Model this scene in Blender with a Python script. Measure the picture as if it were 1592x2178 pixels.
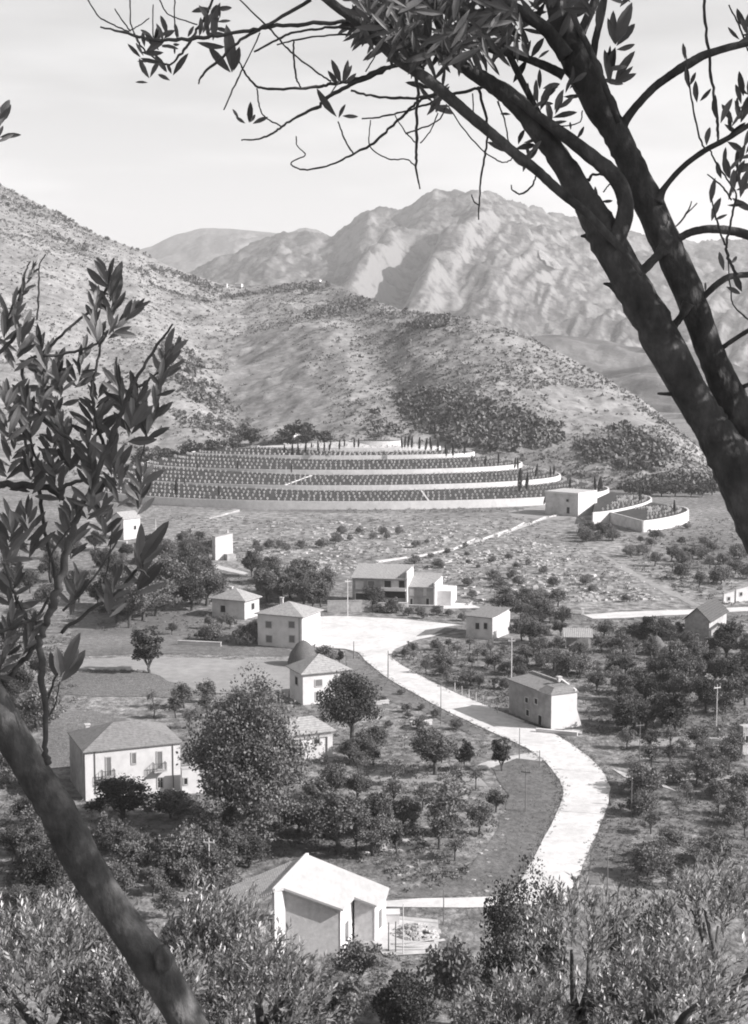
import bpy, math, random
from math import sin, cos, pi, radians as R
from mathutils import Vector, noise
V = Vector
for c_ in list(bpy.data.objects): bpy.data.objects.remove(c_)
SC = bpy.context.scene
COL = SC.collection

# ------------------------------------------------------------------ camera model (photograph 1592 x 2178)
F, CX, CY, H = 3163.0, 796.0, 1089.0, 57.0
TH = math.atan((CY - 730.0) / F)
FW, UP = V((0, cos(TH), -sin(TH))), V((0, sin(TH), cos(TH)))
CAM = V((0, 0, H))
def ray(px, py):
    d = FW + UP * (-(py - CY) / F); d.x = (px - CX) / F
    return d / d.y
def at(px, py, Y): return CAM + ray(px, py) * Y
def gnd(px, py, z=0.0):
    d = ray(px, py); return CAM + d * ((z - H) / d.z)
def proj(p):
    v = V(p) - CAM; k = v.dot(FW)
    return CX + F * v.x / k, CY - F * v.dot(UP) / k
def bis(f, a, b, n=50):
    fa = f(a)
    for _ in range(n):
        m = (a + b) / 2; fm = f(m)
        if (fm > 0) == (fa > 0): a, fa = m, fm
        else: b = m
    return (a + b) / 2
def interp(tab, x):
    if x <= tab[0][0]: return tab[0][1]
    for (a, u), (b, v) in zip(tab, tab[1:]):
        if x <= b:
            k = (x - a) / (b - a); return u + (v - u) * k
    return tab[-1][1]
def smooth(a, b, x):
    k = min(1, max(0, (x - a) / (b - a))); return k * k * (3 - 2 * k)
def inpoly(x, y, P):
    c = False
    for i in range(len(P)):
        x1, y1 = P[i]; x2, y2 = P[i - 1]
        if (y1 > y) != (y2 > y) and x < (x2 - x1) * (y - y1) / (y2 - y1) + x1: c = not c
    return c

# height of the ground: a hillside falling away below the camera, then the valley floor
def gz(x, y):
    s = 55.4 - 0.5 * y
    if y < 0: s = 55.4 + 0.25 * y * -1
    k = 6.0
    return max(0, s) if s > k or s < -k else (s + k) ** 2 / (4 * k) * smooth(-k, k * 0.2, s)

# ------------------------------------------------------------------ objects
def tag(o, label=None, cat=None, group=None, kind=None):
    if label: o['label'] = label
    if cat: o['category'] = cat
    if group: o['group'] = group
    if kind: o['kind'] = kind
    return o
def empty(name, loc, rz=0, **k):
    o = bpy.data.objects.new(name, None); COL.objects.link(o)
    o.location = loc; o.rotation_euler = (0, 0, rz); o.empty_display_size = .5
    return tag(o, **k)
class MB:
    def __init__(s): s.v, s.f = [], []
    def quad(s, a, b, c, d):
        n = len(s.v); s.v += [tuple(a), tuple(b), tuple(c), tuple(d)]; s.f.append((n, n + 1, n + 2, n + 3))
    def poly(s, pts):
        n = len(s.v); s.v += [tuple(p) for p in pts]; s.f.append(tuple(range(n, n + len(pts))))
    def hexa(s, p):                                   # eight corners: bottom ring, top ring
        n = len(s.v); s.v += [tuple(q) for q in p]
        for q in ((3, 2, 1, 0), (4, 5, 6, 7), (0, 1, 5, 4), (1, 2, 6, 5), (2, 3, 7, 6), (3, 0, 4, 7)):
            s.f.append(tuple(n + i for i in q))
    def box(s, x0, x1, y0, y1, z0, z1):
        s.hexa([(x0, y0, z0), (x1, y0, z0), (x1, y1, z0), (x0, y1, z0), (x0, y0, z1), (x1, y0, z1), (x1, y1, z1), (x0, y1, z1)])
    def slab(s, top, t):                              # a plate: polygon top, thickness t downwards
        n = len(top); a = len(s.v)
        s.v += [tuple(p) for p in top] + [(p[0], p[1], p[2] - t) for p in top]
        s.f.append(tuple(range(a, a + n))); s.f.append(tuple(range(a + 2 * n - 1, a + n - 1, -1)))
        for i in range(n):
            j = (i + 1) % n; s.f.append((a + j, a + i, a + n + i, a + n + j))
    def tube(s, pts, rad, n=8, rough=0.0, cap=True):
        pts = [V(p) for p in pts]; m = len(pts); base = len(s.v); side = None
        for i, p in enumerate(pts):
            t = (pts[min(i + 1, m - 1)] - pts[max(i - 1, 0)]).normalized()
            if side is None:
                side = t.cross(V((0, 0, 1)))
                if side.length < .1: side = t.cross(V((1, 0, 0)))
            side = (side - t * side.dot(t)).normalized(); b = t.cross(side)
            for k in range(n):
                a = 2 * pi * k / n; q = side * cos(a) + b * sin(a); r = rad[i]
                if rough: r *= 1 + rough * noise.noise((p + q * r) / max(rad[i], 1e-4) * .9)
                s.v.append(tuple(p + q * r))
        for i in range(m - 1):
            for k in range(n):
                a, b = base + i * n + k, base + i * n + (k + 1) % n
                s.f.append((a, b, b + n, a + n))
        if cap:
            s.f.append(tuple(base + k for k in range(n - 1, -1, -1))); s.f.append(tuple(base + (m - 1) * n + k for k in range(n)))
    def build(s, name, m, parent=None, smooth=False, **k):
        me = bpy.data.meshes.new(name); me.from_pydata(s.v, [], s.f); me.materials.append(m)
        if smooth: me.shade_smooth()
        o = bpy.data.objects.new(name, me); COL.objects.link(o)
        if parent: o.parent = parent
        return tag(o, **k)
def curve(ctrl, per=6):                               # Catmull-Rom through control tuples of any length
    c = [list(q) for q in ctrl]
    if len(c) < 3:
        return [tuple(a + (b - a) * i / per for a, b in zip(c[0], c[1])) for i in range(per + 1)]
    c = [[2 * a - b for a, b in zip(c[0], c[1])]] + c + [[2 * a - b for a, b in zip(c[-1], c[-2])]]
    out = []
    for i in range(1, len(c) - 2):
        for j in range(per):
            t = j / per
            out.append(tuple(.5 * (2 * b + (d - a) * t + (2 * a - 5 * b + 4 * d - e) * t * t + (3 * b - a - 3 * d + e) * t ** 3)
                             for a, b, d, e in zip(c[i - 1], c[i], c[i + 1], c[i + 2])))
    return out + [tuple(c[-2])]
def copy_tree(o, parent=None):
    c = o.copy(); COL.objects.link(c)
    if parent: c.parent = parent
    for ch in o.children: copy_tree(ch, c)
    return c

# ------------------------------------------------------------------ materials (a black and white photograph: greys)
def grey(g): return (g, g * .985, g * .99, 1)
def nodes(name):
    m = bpy.data.materials.new(name); m.use_nodes = True
    return m, m.node_tree, m.node_tree.nodes['Principled BSDF']
def N(t, typ, **k):
    n = t.nodes.new(typ)
    for a, b in k.items():
        if a in n.inputs: n.inputs[a].default_value = b
        else: setattr(n, a, b)
    return n
def ramp(t, src, stops):
    r = t.nodes.new('ShaderNodeValToRGB'); e = r.color_ramp.elements
    while len(e) < len(stops): e.new(.5)
    for q, (p, g) in zip(e, stops): q.position = p; q.color = grey(g)
    t.links.new(src, r.inputs[0]); return r.outputs[0]
def mat(name, stops, scale=1.0, detail=6, rough=.92, bump=0, bscale=None, bdist=.05, stretch=None, second=None, spec=.25):
    """grey noise between stops; second = (scale, lo, hi) multiplies a broad blotch; stretch scales the coordinates"""
    m, t, b = nodes(name)
    tc = N(t, 'ShaderNodeTexCoord'); src = tc.outputs['Object']
    if stretch:
        mp = N(t, 'ShaderNodeMapping'); mp.inputs['Scale'].default_value = stretch
        t.links.new(src, mp.inputs[0]); src = mp.outputs[0]
    n1 = N(t, 'ShaderNodeTexNoise', Scale=scale, Detail=detail, Roughness=.62); t.links.new(src, n1.inputs['Vector'])
    colr = ramp(t, n1.outputs[0], stops)
    if second:
        n2 = N(t, 'ShaderNodeTexNoise', Scale=second[0], Detail=4.0); t.links.new(tc.outputs['Object'], n2.inputs['Vector'])
        mr = N(t, 'ShaderNodeMapRange'); mr.inputs[1].default_value = .35; mr.inputs[2].default_value = .65
        mr.inputs[3].default_value = second[1]; mr.inputs[4].default_value = second[2]
        t.links.new(n2.outputs[0], mr.inputs[0])
        mx = N(t, 'ShaderNodeVectorMath', operation='SCALE'); t.links.new(colr, mx.inputs[0]); t.links.new(mr.outputs[0], mx.inputs['Scale'])
        colr = mx.outputs[0]
    t.links.new(colr, b.inputs['Base Color']); b.inputs['Roughness'].default_value = rough
    b.inputs['Specular IOR Level'].default_value = spec
    if bump:
        n3 = N(t, 'ShaderNodeTexNoise', Scale=bscale or scale * 2, Detail=5.0); t.links.new(src, n3.inputs['Vector'])
        bp = N(t, 'ShaderNodeBump', Strength=bump, Distance=bdist); t.links.new(n3.outputs[0], bp.inputs['Height'])
        t.links.new(bp.outputs[0], b.inputs['Normal'])
    return m
def leafmat(name, g, under=None, lo=.6, hi=1.5, rough=.6, trans=.0):
    m, t, b = nodes(name)
    ge = N(t, 'ShaderNodeNewGeometry'); ob = N(t, 'ShaderNodeObjectInfo')
    mr = N(t, 'ShaderNodeMapRange'); mr.inputs[3].default_value = lo; mr.inputs[4].default_value = hi
    t.links.new(ge.outputs['Random Per Island'], mr.inputs[0])
    mo = N(t, 'ShaderNodeMapRange'); mo.inputs[3].default_value = .8; mo.inputs[4].default_value = 1.25
    t.links.new(ob.outputs['Random'], mo.inputs[0])
    mu = N(t, 'ShaderNodeMath', operation='MULTIPLY'); t.links.new(mr.outputs[0], mu.inputs[0]); t.links.new(mo.outputs[0], mu.inputs[1])
    mx = N(t, 'ShaderNodeMix', data_type='RGBA'); mx.inputs[6].default_value = grey(g); mx.inputs[7].default_value = grey(under or g)
    t.links.new(ge.outputs['Backfacing'], mx.inputs[0])
    sc = N(t, 'ShaderNodeVectorMath', operation='SCALE'); t.links.new(mx.outputs[2], sc.inputs[0]); t.links.new(mu.outputs[0], sc.inputs['Scale'])
    t.links.new(sc.outputs[0], b.inputs['Base Color']); b.inputs['Roughness'].default_value = rough
    b.inputs['Specular IOR Level'].default_value = .35
    if trans:
        tr = N(t, 'ShaderNodeBsdfTranslucent'); t.links.new(sc.outputs[0], tr.inputs[0])
        ms = N(t, 'ShaderNodeMixShader'); ms.inputs[0].default_value = trans
        t.links.new(b.outputs[0], ms.inputs[1]); t.links.new(tr.outputs[0], ms.inputs[2])
        t.links.new(ms.outputs[0], t.nodes['Material Output'].inputs[0])
    return m
def tilemat(name, g, axis=0, scale=16.0):
    m, t, b = nodes(name)
    tc = N(t, 'ShaderNodeTexCoord')
    w = N(t, 'ShaderNodeTexWave', Scale=.314 / (5.6 / scale), Distortion=.6, bands_direction='X' if axis == 0 else 'Y'); w.inputs['Detail'].default_value = 2.0
    t.links.new(tc.outputs['Object'], w.inputs['Vector'])
    n = N(t, 'ShaderNodeTexNoise', Scale=2.2, Detail=8.0, Roughness=.7); t.links.new(tc.outputs['Object'], n.inputs['Vector'])
    c = ramp(t, n.outputs[0], [(.3, g * .62), (.55, g), (.75, g * 1.25)])
    dk = N(t, 'ShaderNodeMapRange'); dk.inputs[1].default_value = .0; dk.inputs[2].default_value = .4; dk.inputs[3].default_value = .78; dk.inputs[4].default_value = 1.0; t.links.new(w.outputs['Fac'], dk.inputs[0])
    sv = N(t, 'ShaderNodeVectorMath', operation='SCALE'); t.links.new(c, sv.inputs[0]); t.links.new(dk.outputs[0], sv.inputs['Scale']); c = sv.outputs[0]
    t.links.new(c, b.inputs['Base Color']); b.inputs['Roughness'].default_value = .9; b.inputs['Specular IOR Level'].default_value = .2
    bp = N(t, 'ShaderNodeBump', Strength=.8, Distance=.06); t.links.new(w.outputs['Fac'], bp.inputs['Height'])
    t.links.new(bp.outputs[0], b.inputs['Normal'])
    return m
M = {}
M['ground'] = mat('rough_grass', [(.34, .085), (.47, .155), (.57, .23), (.7, .35)], scale=.55, detail=10, bump=.9, bscale=1.5, bdist=.4, second=(.035, .75, 1.25))
M['dry'] = mat('dry_stony_grass', [(.34, .08), (.45, .17), (.56, .26), (.7, .40)], scale=.4, detail=11, bump=.9, bscale=.8, bdist=.5, second=(.05, .8, 1.2))
M['field'] = mat('mown_field', [(.3, .23), (.7, .32)], scale=.5, detail=8, bump=.3, bscale=3, second=(.06, .9, 1.1))
M['stubble'] = mat('ploughed_soil', [(.3, .10), (.5, .15), (.75, .23)], scale=1.1, detail=10, bump=.8, bscale=2.5, bdist=.25, second=(.05, .85, 1.15))
M['grassbank'] = mat('short_grass', [(.3, .10), (.5, .15), (.72, .22)], scale=.9, detail=10, bump=.7, bscale=2, bdist=.2, second=(.08, .8, 1.2))
M['road'] = mat('white_gravel_road', [(.3, .50), (.55, .62), (.7, .67)], scale=.8, detail=12, bump=.5, bscale=3, bdist=.06, second=(.16, .86, 1.06))
M['path'] = mat('pale_dirt', [(.3, .36), (.7, .55)], scale=.9, detail=9, bump=.3, bscale=4)
M['white'] = mat('white_plaster', [(.3, .54), (.55, .63), (.7, .67)], scale=.9, detail=7, bump=.15, bscale=9, bdist=.02, second=(.25, .93, 1.04))
M['plaster'] = mat('weathered_plaster', [(.25, .38), (.5, .52), (.75, .60)], scale=.8, detail=9, bump=.2, bscale=8, bdist=.02, second=(.3, .85, 1.1))
M['oldstone'] = mat('old_stone', [(.25, .24), (.5, .36), (.75, .48)], scale=1.6, detail=9, bump=.7, bscale=4, bdist=.06, second=(.25, .8, 1.15))
M['brick'] = mat('pale_brick', [(.3, .46), (.55, .56), (.75, .64)], scale=2.4, detail=9, bump=.4, bscale=7, bdist=.03, second=(.3, .9, 1.08))
M['concrete'] = mat('concrete', [(.3, .36), (.7, .5)], scale=1.5, detail=7, bump=.2)
M['roof_white'] = mat('limewashed_roof', [(.28, .39), (.5, .44), (.7, .48)], scale=1.3, detail=10, bump=.3, bscale=7, bdist=.03, second=(.4, .88, 1.05), stretch=(1.6, .5, 1))
M['painted_shade'] = mat('painted_shade_wall', [(.25, .22), (.5, .30), (.75, .38)], scale=1.1, detail=10, bump=.3, bscale=6, bdist=.03, second=(.3, .85, 1.1))  # shade of walls turned from the sun, put into the base colour
M['cross'] = mat('white_cross_stone', [(.3, .56), (.7, .72)], scale=.6)
M['bed'] = mat('ground_cover', [(.3, .03), (.55, .055), (.75, .085)], scale=.8, detail=9, bump=.8, bscale=2, bdist=.3)
M['glass'] = mat('dark_glass', [(.3, .03), (.7, .06)], scale=1, rough=.25, spec=.5)
M['shutter'] = mat('grey_shutter', [(.3, .14), (.7, .2)], scale=3, stretch=(1, 1, 8))
M['dark'] = mat('dark_opening', [(.3, .02), (.7, .04)], scale=1)
M['wood'] = mat('old_timber', [(.3, .12), (.7, .24)], scale=3, stretch=(1, 1, .2), bump=.3)
M['iron'] = mat('dark_iron', [(.3, .06), (.7, .1)], scale=5, rough=.6)
M['hay'] = mat('hay', [(.3, .07), (.5, .12), (.75, .18)], scale=6, detail=8, bump=.7, bscale=9, bdist=.08)
M['roof_l'] = tilemat('pale_roof_tiles', .36)
M['roof_m'] = tilemat('grey_roof_tiles', .24)
M['roof_d'] = tilemat('dark_roof_tiles', .10)
M['roof_y'] = tilemat('roof_tile_rows', .52, 0, 30)
M['rock'] = mat('limestone', [(.3, .26), (.6, .44), (.8, .54)], scale=.9, detail=8, bump=.6, bscale=2, bdist=.2)
M['bark'] = mat('olive_bark', [(.3, .05), (.5, .09), (.62, .125), (.78, .20)], scale=26, detail=12, rough=.85, bump=1.0, bscale=75, bdist=.008, stretch=(1, 1, .6), second=(3.5, .7, 1.25))
M['bark_far'] = mat('tree_bark', [(.3, .05), (.7, .12)], scale=3, bump=.5)
M['twig'] = mat('olive_twig_bark', [(.3, .06), (.7, .12)], scale=30, bump=.3, bscale=60, bdist=.003)
M['leaf_near'] = leafmat('olive_leaf_close', .052, .15, .6, 1.6, rough=.5, trans=.06)
M['leaf_olive'] = leafmat('olive_leaf', .13, .50, .5, 1.7, rough=.45, trans=.1)
M['leaf_a'] = leafmat('broad_leaf', .12, None, .72, 1.35, trans=.15)
M['leaf_b'] = leafmat('dull_leaf', .14, .17, .7, 1.4, trans=.15)
M['leaf_d'] = leafmat('dark_leaf', .062, None, .72, 1.35, trans=.1)
M['cypress'] = leafmat('cypress_needles', .04, None, .7, 1.4)
M['scrub'] = leafmat('scrub_leaf', .125, None, .7, 1.4)
M['wood_far'] = leafmat('woodland_leaf', .095, None, .7, 1.4)
M['under'] = leafmat('undergrowth_leaf', .125, .165, .6, 1.5, trans=.1)
def hillmat(name, stops, s1, rockg, rock_lo, rock_hi, bdist, second, streak=None):
    m, t, b = nodes(name)
    tc = N(t, 'ShaderNodeTexCoord'); ge = N(t, 'ShaderNodeNewGeometry')
    n1 = N(t, 'ShaderNodeTexNoise', Scale=s1, Detail=12.0, Roughness=.68); t.links.new(tc.outputs['Object'], n1.inputs['Vector'])
    c = ramp(t, n1.outputs[0], stops)
    if streak:                                         # bands of rock and woodland running down the gullies
        m1 = N(t, 'ShaderNodeMapping'); m1.inputs['Rotation'].default_value = (0, 0, streak[0]); m1.inputs['Scale'].default_value = streak[1]
        t.links.new(tc.outputs['Object'], m1.inputs[0])
        ns = N(t, 'ShaderNodeTexNoise', Scale=streak[2], Detail=9.0, Roughness=.7); t.links.new(m1.outputs[0], ns.inputs['Vector'])
        q = N(t, 'ShaderNodeMapRange'); q.inputs[1].default_value = .38; q.inputs[2].default_value = .62; q.inputs[3].default_value = .55; q.inputs[4].default_value = 1.7; t.links.new(ns.outputs[0], q.inputs[0])
        v = N(t, 'ShaderNodeVectorMath', operation='SCALE'); t.links.new(c, v.inputs[0]); t.links.new(q.outputs[0], v.inputs['Scale']); c = v.outputs[0]
    n2 = N(t, 'ShaderNodeTexNoise', Scale=s1 * second[0], Detail=5.0); t.links.new(tc.outputs['Object'], n2.inputs['Vector'])
    mr = N(t, 'ShaderNodeMapRange'); mr.inputs[1].default_value = .35; mr.inputs[2].default_value = .65
    mr.inputs[3].default_value = second[1]; mr.inputs[4].default_value = second[2]; t.links.new(n2.outputs[0], mr.inputs[0])
    mx = N(t, 'ShaderNodeVectorMath', operation='SCALE'); t.links.new(c, mx.inputs[0]); t.links.new(mr.outputs[0], mx.inputs['Scale'])
    # bare rock where a fine noise and the steepness agree
    sp = N(t, 'ShaderNodeSeparateXYZ'); t.links.new(ge.outputs['Normal'], sp.inputs[0])
    n3 = N(t, 'ShaderNodeTexNoise', Scale=s1 * .55, Detail=10.0, Roughness=.75); t.links.new(tc.outputs['Object'], n3.inputs['Vector'])
    sb = N(t, 'ShaderNodeMath', operation='SUBTRACT'); t.links.new(n3.outputs[0], sb.inputs[0]); 
    k = N(t, 'ShaderNodeMath', operation='MULTIPLY'); t.links.new(sp.outputs[2], k.inputs[0]); k.inputs[1].default_value = .55
    t.links.new(k.outputs[0], sb.inputs[1])
    rr = N(t, 'ShaderNodeMapRange'); rr.inputs[1].default_value = rock_lo; rr.inputs[2].default_value = rock_hi; t.links.new(sb.outputs[0], rr.inputs[0])
    mi = N(t, 'ShaderNodeMix', data_type='RGBA'); t.links.new(rr.outputs[0], mi.inputs[0]); t.links.new(mx.outputs[0], mi.inputs[6]); mi.inputs[7].default_value = grey(rockg)
    t.links.new(mi.outputs[2], b.inputs['Base Color']); b.inputs['Roughness'].default_value = .95; b.inputs['Specular IOR Level'].default_value = .1
    bp = N(t, 'ShaderNodeBump', Strength=.8, Distance=bdist); t.links.new(n1.outputs[0], bp.inputs['Height']); t.links.new(bp.outputs[0], b.inputs['Normal'])
    return m
M['hill'] = hillmat('dry_hillside', [(.35, .15), (.45, .215), (.55, .265), (.68, .34)], .16, .40, .10, .26, 1.0, (.16, .78, 1.15))
M['mountain'] = hillmat('mountain_side', [(.34, .05), (.5, .09), (.66, .135)], .05, .22, .04, .18, 7, (.2, .75, 1.2), (R(38), (1, .16, .5), .02))
M['lowhill'] = hillmat('scrubby_hill', [(.3, .07), (.5, .13), (.72, .22)], .02, .4, .12, .3, 8, (.2, .7, 1.3))
# ------------------------------------------------------------------ ground, hills, fields, roads
def build_ground():
    xs = [-9000, -4000, -2000, -1000, -500, -300] + [-200 + 8 * i for i in range(51)] + [300, 500, 1000, 2000, 4000, 9000]
    ys = [-300, -60, -20] + [-8 + 2 * i for i in range(70)] + [140, 160, 200, 300, 500, 800, 1500, 3000, 6000, 11000]
    mb = MB(); nx = len(xs)
    for y in ys:
        for x in xs:
            z = gz(x, y)
            if -20 < y < 128: z += .25 * noise.noise(V((x * .2, y * .2, 0))) * smooth(128, 115, y)
            mb.v.append((x, y, z))
    for j in range(len(ys) - 1):
        for i in range(nx - 1):
            a = j * nx + i; mb.f.append((a, a + 1, a + 1 + nx, a + nx))
    mb.build('ground', M['ground'], smooth=True, kind='structure')
build_ground()

class Hill:
    def __init__(s, name, ridge, Yr, Yf, zf, mat_, ncol, nrow, disp, px0, px1, prof=lambda t, px: t):
        s.ridge, s.Yr, s.Yf, s.zf, s.disp, s.prof, s.px0, s.px1 = ridge, Yr, Yf, zf, disp, prof, px0, px1
        mb = MB(); nb = 14; rows = nrow + nb
        for j in range(rows + 1):
            for i in range(ncol + 1):
                px = px0 + (px1 - px0) * i / ncol
                mb.v.append(tuple(s.pt(px, j / nrow)))
        for j in range(rows):
            for i in range(ncol):
                a = j * (ncol + 1) + i; mb.f.append((a, a + 1, a + ncol + 2, a + ncol + 1))
        mb.build(name, mat_, smooth=True, kind='structure')
    def pt(s, px, t):
        yr, yf = interp(s.Yr, px), interp(s.Yf, px)
        top = at(px, interp(s.ridge, px), yr)
        Y = yf + (yr - yf) * t; x = (px - CX) / F * 1.0 * Y * ray(px, 730)[1]
        x = ray(px, 730).x * Y
        if t <= 1: z = s.zf + (top.z - s.zf) * s.prof(t, px)
        else: z = top.z - (top.z - s.zf) * .9 * (t - 1) ** 1.3 * 2
        return V((x, Y, z + s.disp(x, Y, px, t)))
    def hit(s, px, py):                                # nearest surface point seen at this place
        best = None
        for k in range(400):
            t = k / 400; p = s.pt(px, t)
            if proj(p)[1] <= py: return p
        return s.pt(px, .99)
def fbm(x, y, s, o=5, off=0.0): return noise.fractal(V((x / s, y / s, off)), .9, 2.0, o)
def ridged(x, y, s, o=5, off=0.0): return noise.ridged_multi_fractal(V((x / s, y / s, off)), .9, 2.1, o, 1.0, 2.0)

RIDGE1 = [(-500, 130), (-300, 235), (-100, 335), (0, 388), (60, 418), (130, 450), (200, 492), (290, 528), (340, 555), (400, 580), (470, 604), (520, 611),
          (560, 607), (620, 601), (690, 598), (740, 612), (800, 640), (850, 658), (900, 668), (1000, 682), (1060, 697), (1130, 722), (1200, 757), (1280, 798),
          (1360, 845), (1450, 915), (1530, 988), (1600, 1030), (1700, 1060), (1900, 1075)]
def disp1(x, y, px, t):
    f = smooth(0, .12, t) * (1 - .75 * smooth(.85, 1, min(t, 1)))
    # a spur running down to the right with a gully beside it, and a second rounded spur
    edge = 500 + 330 * (1 - t)
    d = px - edge
    spur = 3 * math.exp(-(d / 130) ** 2) - 4.5 * math.exp(-((d - 130) / 85) ** 2) + 5 * math.exp(-((px - 1010) / 170) ** 2)
    d2 = px - (180 + 260 * (1 - t)); spur += 4 * math.exp(-(d2 / 90) ** 2) - 4 * math.exp(-((d2 - 100) / 60) ** 2)
    env = sin(pi * min(1, t)) ** .7
    return f * (fbm(x, y, 170) * 6 + fbm(x, y, 45, 5, 3) * 3.0 + fbm(x, y, 14, 3, 9) * .9) + spur * env
hill1 = Hill('hillside', RIDGE1,
             [(-500, 1500), (0, 1350), (300, 1250), (500, 1300), (690, 1250), (800, 1080), (900, 960), (1000, 900), (1200, 830), (1400, 750), (1530, 690), (1600, 660), (1900, 640)],
             [(-500, 560), (0, 610), (230, 630), (600, 612), (757, 604), (1000, 602), (1200, 590), (1400, 560), (1600, 560), (1900, 570)], -3.0,
             M['hill'], 420, 230, disp1, -450, 1850, lambda t, px: t + .10 * sin(pi * t) * (.3 + .7 * smooth(480, 860, px)))

RIDGE2 = [(200, 720), (300, 655), (380, 600), (420, 572), (470, 545), (510, 526), (560, 508), (610, 496), (640, 489), (665, 489), (690, 494), (712, 497), (740, 474), (765, 448), (785, 437),
          (812, 439), (830, 441), (852, 445), (880, 430), (905, 411), (925, 403), (960, 406), (1000, 403), (1040, 406), (1070, 418), (1110, 428), (1160, 447), (1230, 462),
          (1330, 490), (1400, 502), (1480, 512), (1592, 505), (1700, 520), (2000, 560)]
def disp2(x, y, px, t):
    tt = min(t, 1); f = smooth(0, .15, tt) * (1 - .9 * smooth(.72, 1, tt)) * (1 if t < 1 else .1)
    u = px + 300 * (1 - tt)                            # spurs lean down to the left
    r = ridged(u * 4.2, tt * 900, 560, 4, 2.0)
    h = (r - 1.0) * 9 + fbm(x, y, 420, 6, 5) * 40 + fbm(x, y, 130, 5, 8) * 15 + (ridged(u * 4.2, tt * 1500, 260, 6, 6.0) - 1) * 11
    for (c, a, w) in ((745, -60, 45), (805, 60, 36), (905, -62, 55), (975, 70, 50), (1110, 25, 70), (620, -35, 70)):
        h += a * math.exp(-((u - 300 * .35 - c) / w) ** 2) * sin(pi * tt) ** .8
    return f * h + smooth(.5, .93, tt) * (fbm(x, y, 60, 6, 1) * 15 - abs(fbm(x, y, 130, 4, 4)) * 20)
mtn = Hill('mountain', RIDGE2, [(200, 4300), (700, 4300), (1000, 4100), (1600, 5200), (2000, 5200)], [(200, 2300), (800, 2150), (1200, 2100), (2000, 2100)], -30,
     M['mountain'], 420, 170, disp2, 200, 1950, lambda t, px: .55 * t + .45 * t ** 1.6)
def scar():                                            # the bare scree patch on the mountain's right flank
    mb = MB(); C = [(1144, 534, 540), (1149, 533, 553), (1157, 541, 556), (1162, 540, 566), (1170, 549, 567), (1177, 551, 574), (1186, 560, 573), (1196, 570, 575)]
    for px, a, b in C:
        for k in range(5):
            p = mtn.hit(px, a + (b - a) * k / 4); mb.v.append(tuple(p + (CAM - p).normalized() * 9))
    for i in range(len(C) - 1):
        for k in range(4): q = i * 5 + k; mb.f.append((q, q + 5, q + 6, q + 1))
    mb.build('scree', M['dry'], smooth=True, kind='structure')
scar()
RIDGE3 = [(-100, 620), (100, 590), (230, 548), (290, 535), (325, 527), (350, 515), (380, 502), (430, 490), (500, 490), (560, 496), (620, 503), (700, 512), (900, 560)]
Hill('far_mountain', RIDGE3, [(0, 7600), (900, 7600)], [(0, 4800), (900, 4800)], -20, M['mountain'], 160, 60,
     lambda x, y, px, t: smooth(0, .2, t) * (1 - .85 * smooth(.85, 1, min(t, 1))) * (fbm(x, y, 900, 6) * 90 + (ridged(x, y, 700) - 1) * 60), -100, 900)
RIDGE4 = [(850, 760), (950, 728), (1050, 716), (1120, 714), (1180, 710), (1230, 716), (1290, 722), (1340, 735), (1400, 741), (1450, 745), (1520, 765), (1592, 790), (1750, 800), (1900, 790)]
Hill('low_hill', RIDGE4, [(800, 2000), (1900, 1900)], [(800, 1150), (1900, 1000)], -8, M['lowhill'], 240, 90,
     lambda x, y, px, t: smooth(0, .15, t) * (1 - .8 * smooth(.85, 1, min(t, 1))) * (fbm(x, y, 190, 6) * 13 + (ridged(x, y, 260) - 1) * 12) - 14 * math.exp(-((px - 1260) / 70) ** 2) * sin(pi * min(1, t)), 850, 1900)

def sheet(name, pts, m, z, label=None, sub=0):
    mb = MB(); P = [gnd(x, y) for x, y in pts]
    mb.poly([(p.x, p.y, z) for p in P]); o = mb.build(name, m, kind='structure'); 
    if o.data.polygons[0].normal.z < 0: o.data.flip_normals()
    return o
def wob(pts, amp=.5, step=4.0, seed=0):               # an outline in the ground plane with small irregularities
    out = []
    for i in range(len(pts)):
        a, b = gnd(*pts[i]), gnd(*pts[(i + 1) % len(pts)]); n = max(1, int((b - a).length / step))
        for k in range(n):
            p = a.lerp(b, k / n); q = noise.noise_vector(V((p.x * .3, p.y * .3, seed)))
            out.append((p.x + q.x * amp, p.y + q.y * amp * 1.6))
    return out
def patch(name, pts, m, z, amp=.5, step=3.0):
    mb = MB(); mb.poly([(x, y, z) for x, y in wob(pts, amp, step)]); o = mb.build(name, m, kind='structure')
    if o.data.polygons[0].normal.z < 0: o.data.flip_normals()
    return o
patch('meadow', [(150, 1105), (420, 1085), (520, 1085), (700, 1092), (1000, 1092), (1150, 1085), (1235, 1102), (1300, 1120), (1420, 1200), (1592, 1240), (1592, 1288), (1240, 1306), (1000, 1296), (950, 1280), (930, 1245),
                 (745, 1245), (700, 1232), (560, 1218), (480, 1195), (400, 1180), (250, 1170), (120, 1160)], M['dry'], .02, 2)
patch('forecourt', [(1080, 1088), (1160, 1074), (1232, 1097), (1180, 1106), (1090, 1100)], M['field'], .05)
patch('field', [(165, 1402), (350, 1396), (480, 1402), (625, 1404), (640, 1440), (612, 1482), (500, 1478), (420, 1470), (310, 1428), (170, 1426)], M['field'], .04, .9, 1.2)
patch('ploughed_field', [(120, 1430), (312, 1431), (418, 1472), (500, 1492), (420, 1484), (120, 1480)], M['stubble'], .06, .9, 1.2)
patch('ploughed_field', [(90, 1512), (190, 1514), (270, 1532), (345, 1556), (330, 1620), (90, 1640)], M['stubble'], .06, .9, 1.2)
patch('garden_plot', [(1330, 1572), (1592, 1566), (1592, 1590), (1470, 1592), (1350, 1586)], M['field'], .04, .9, 1.2)
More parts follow.
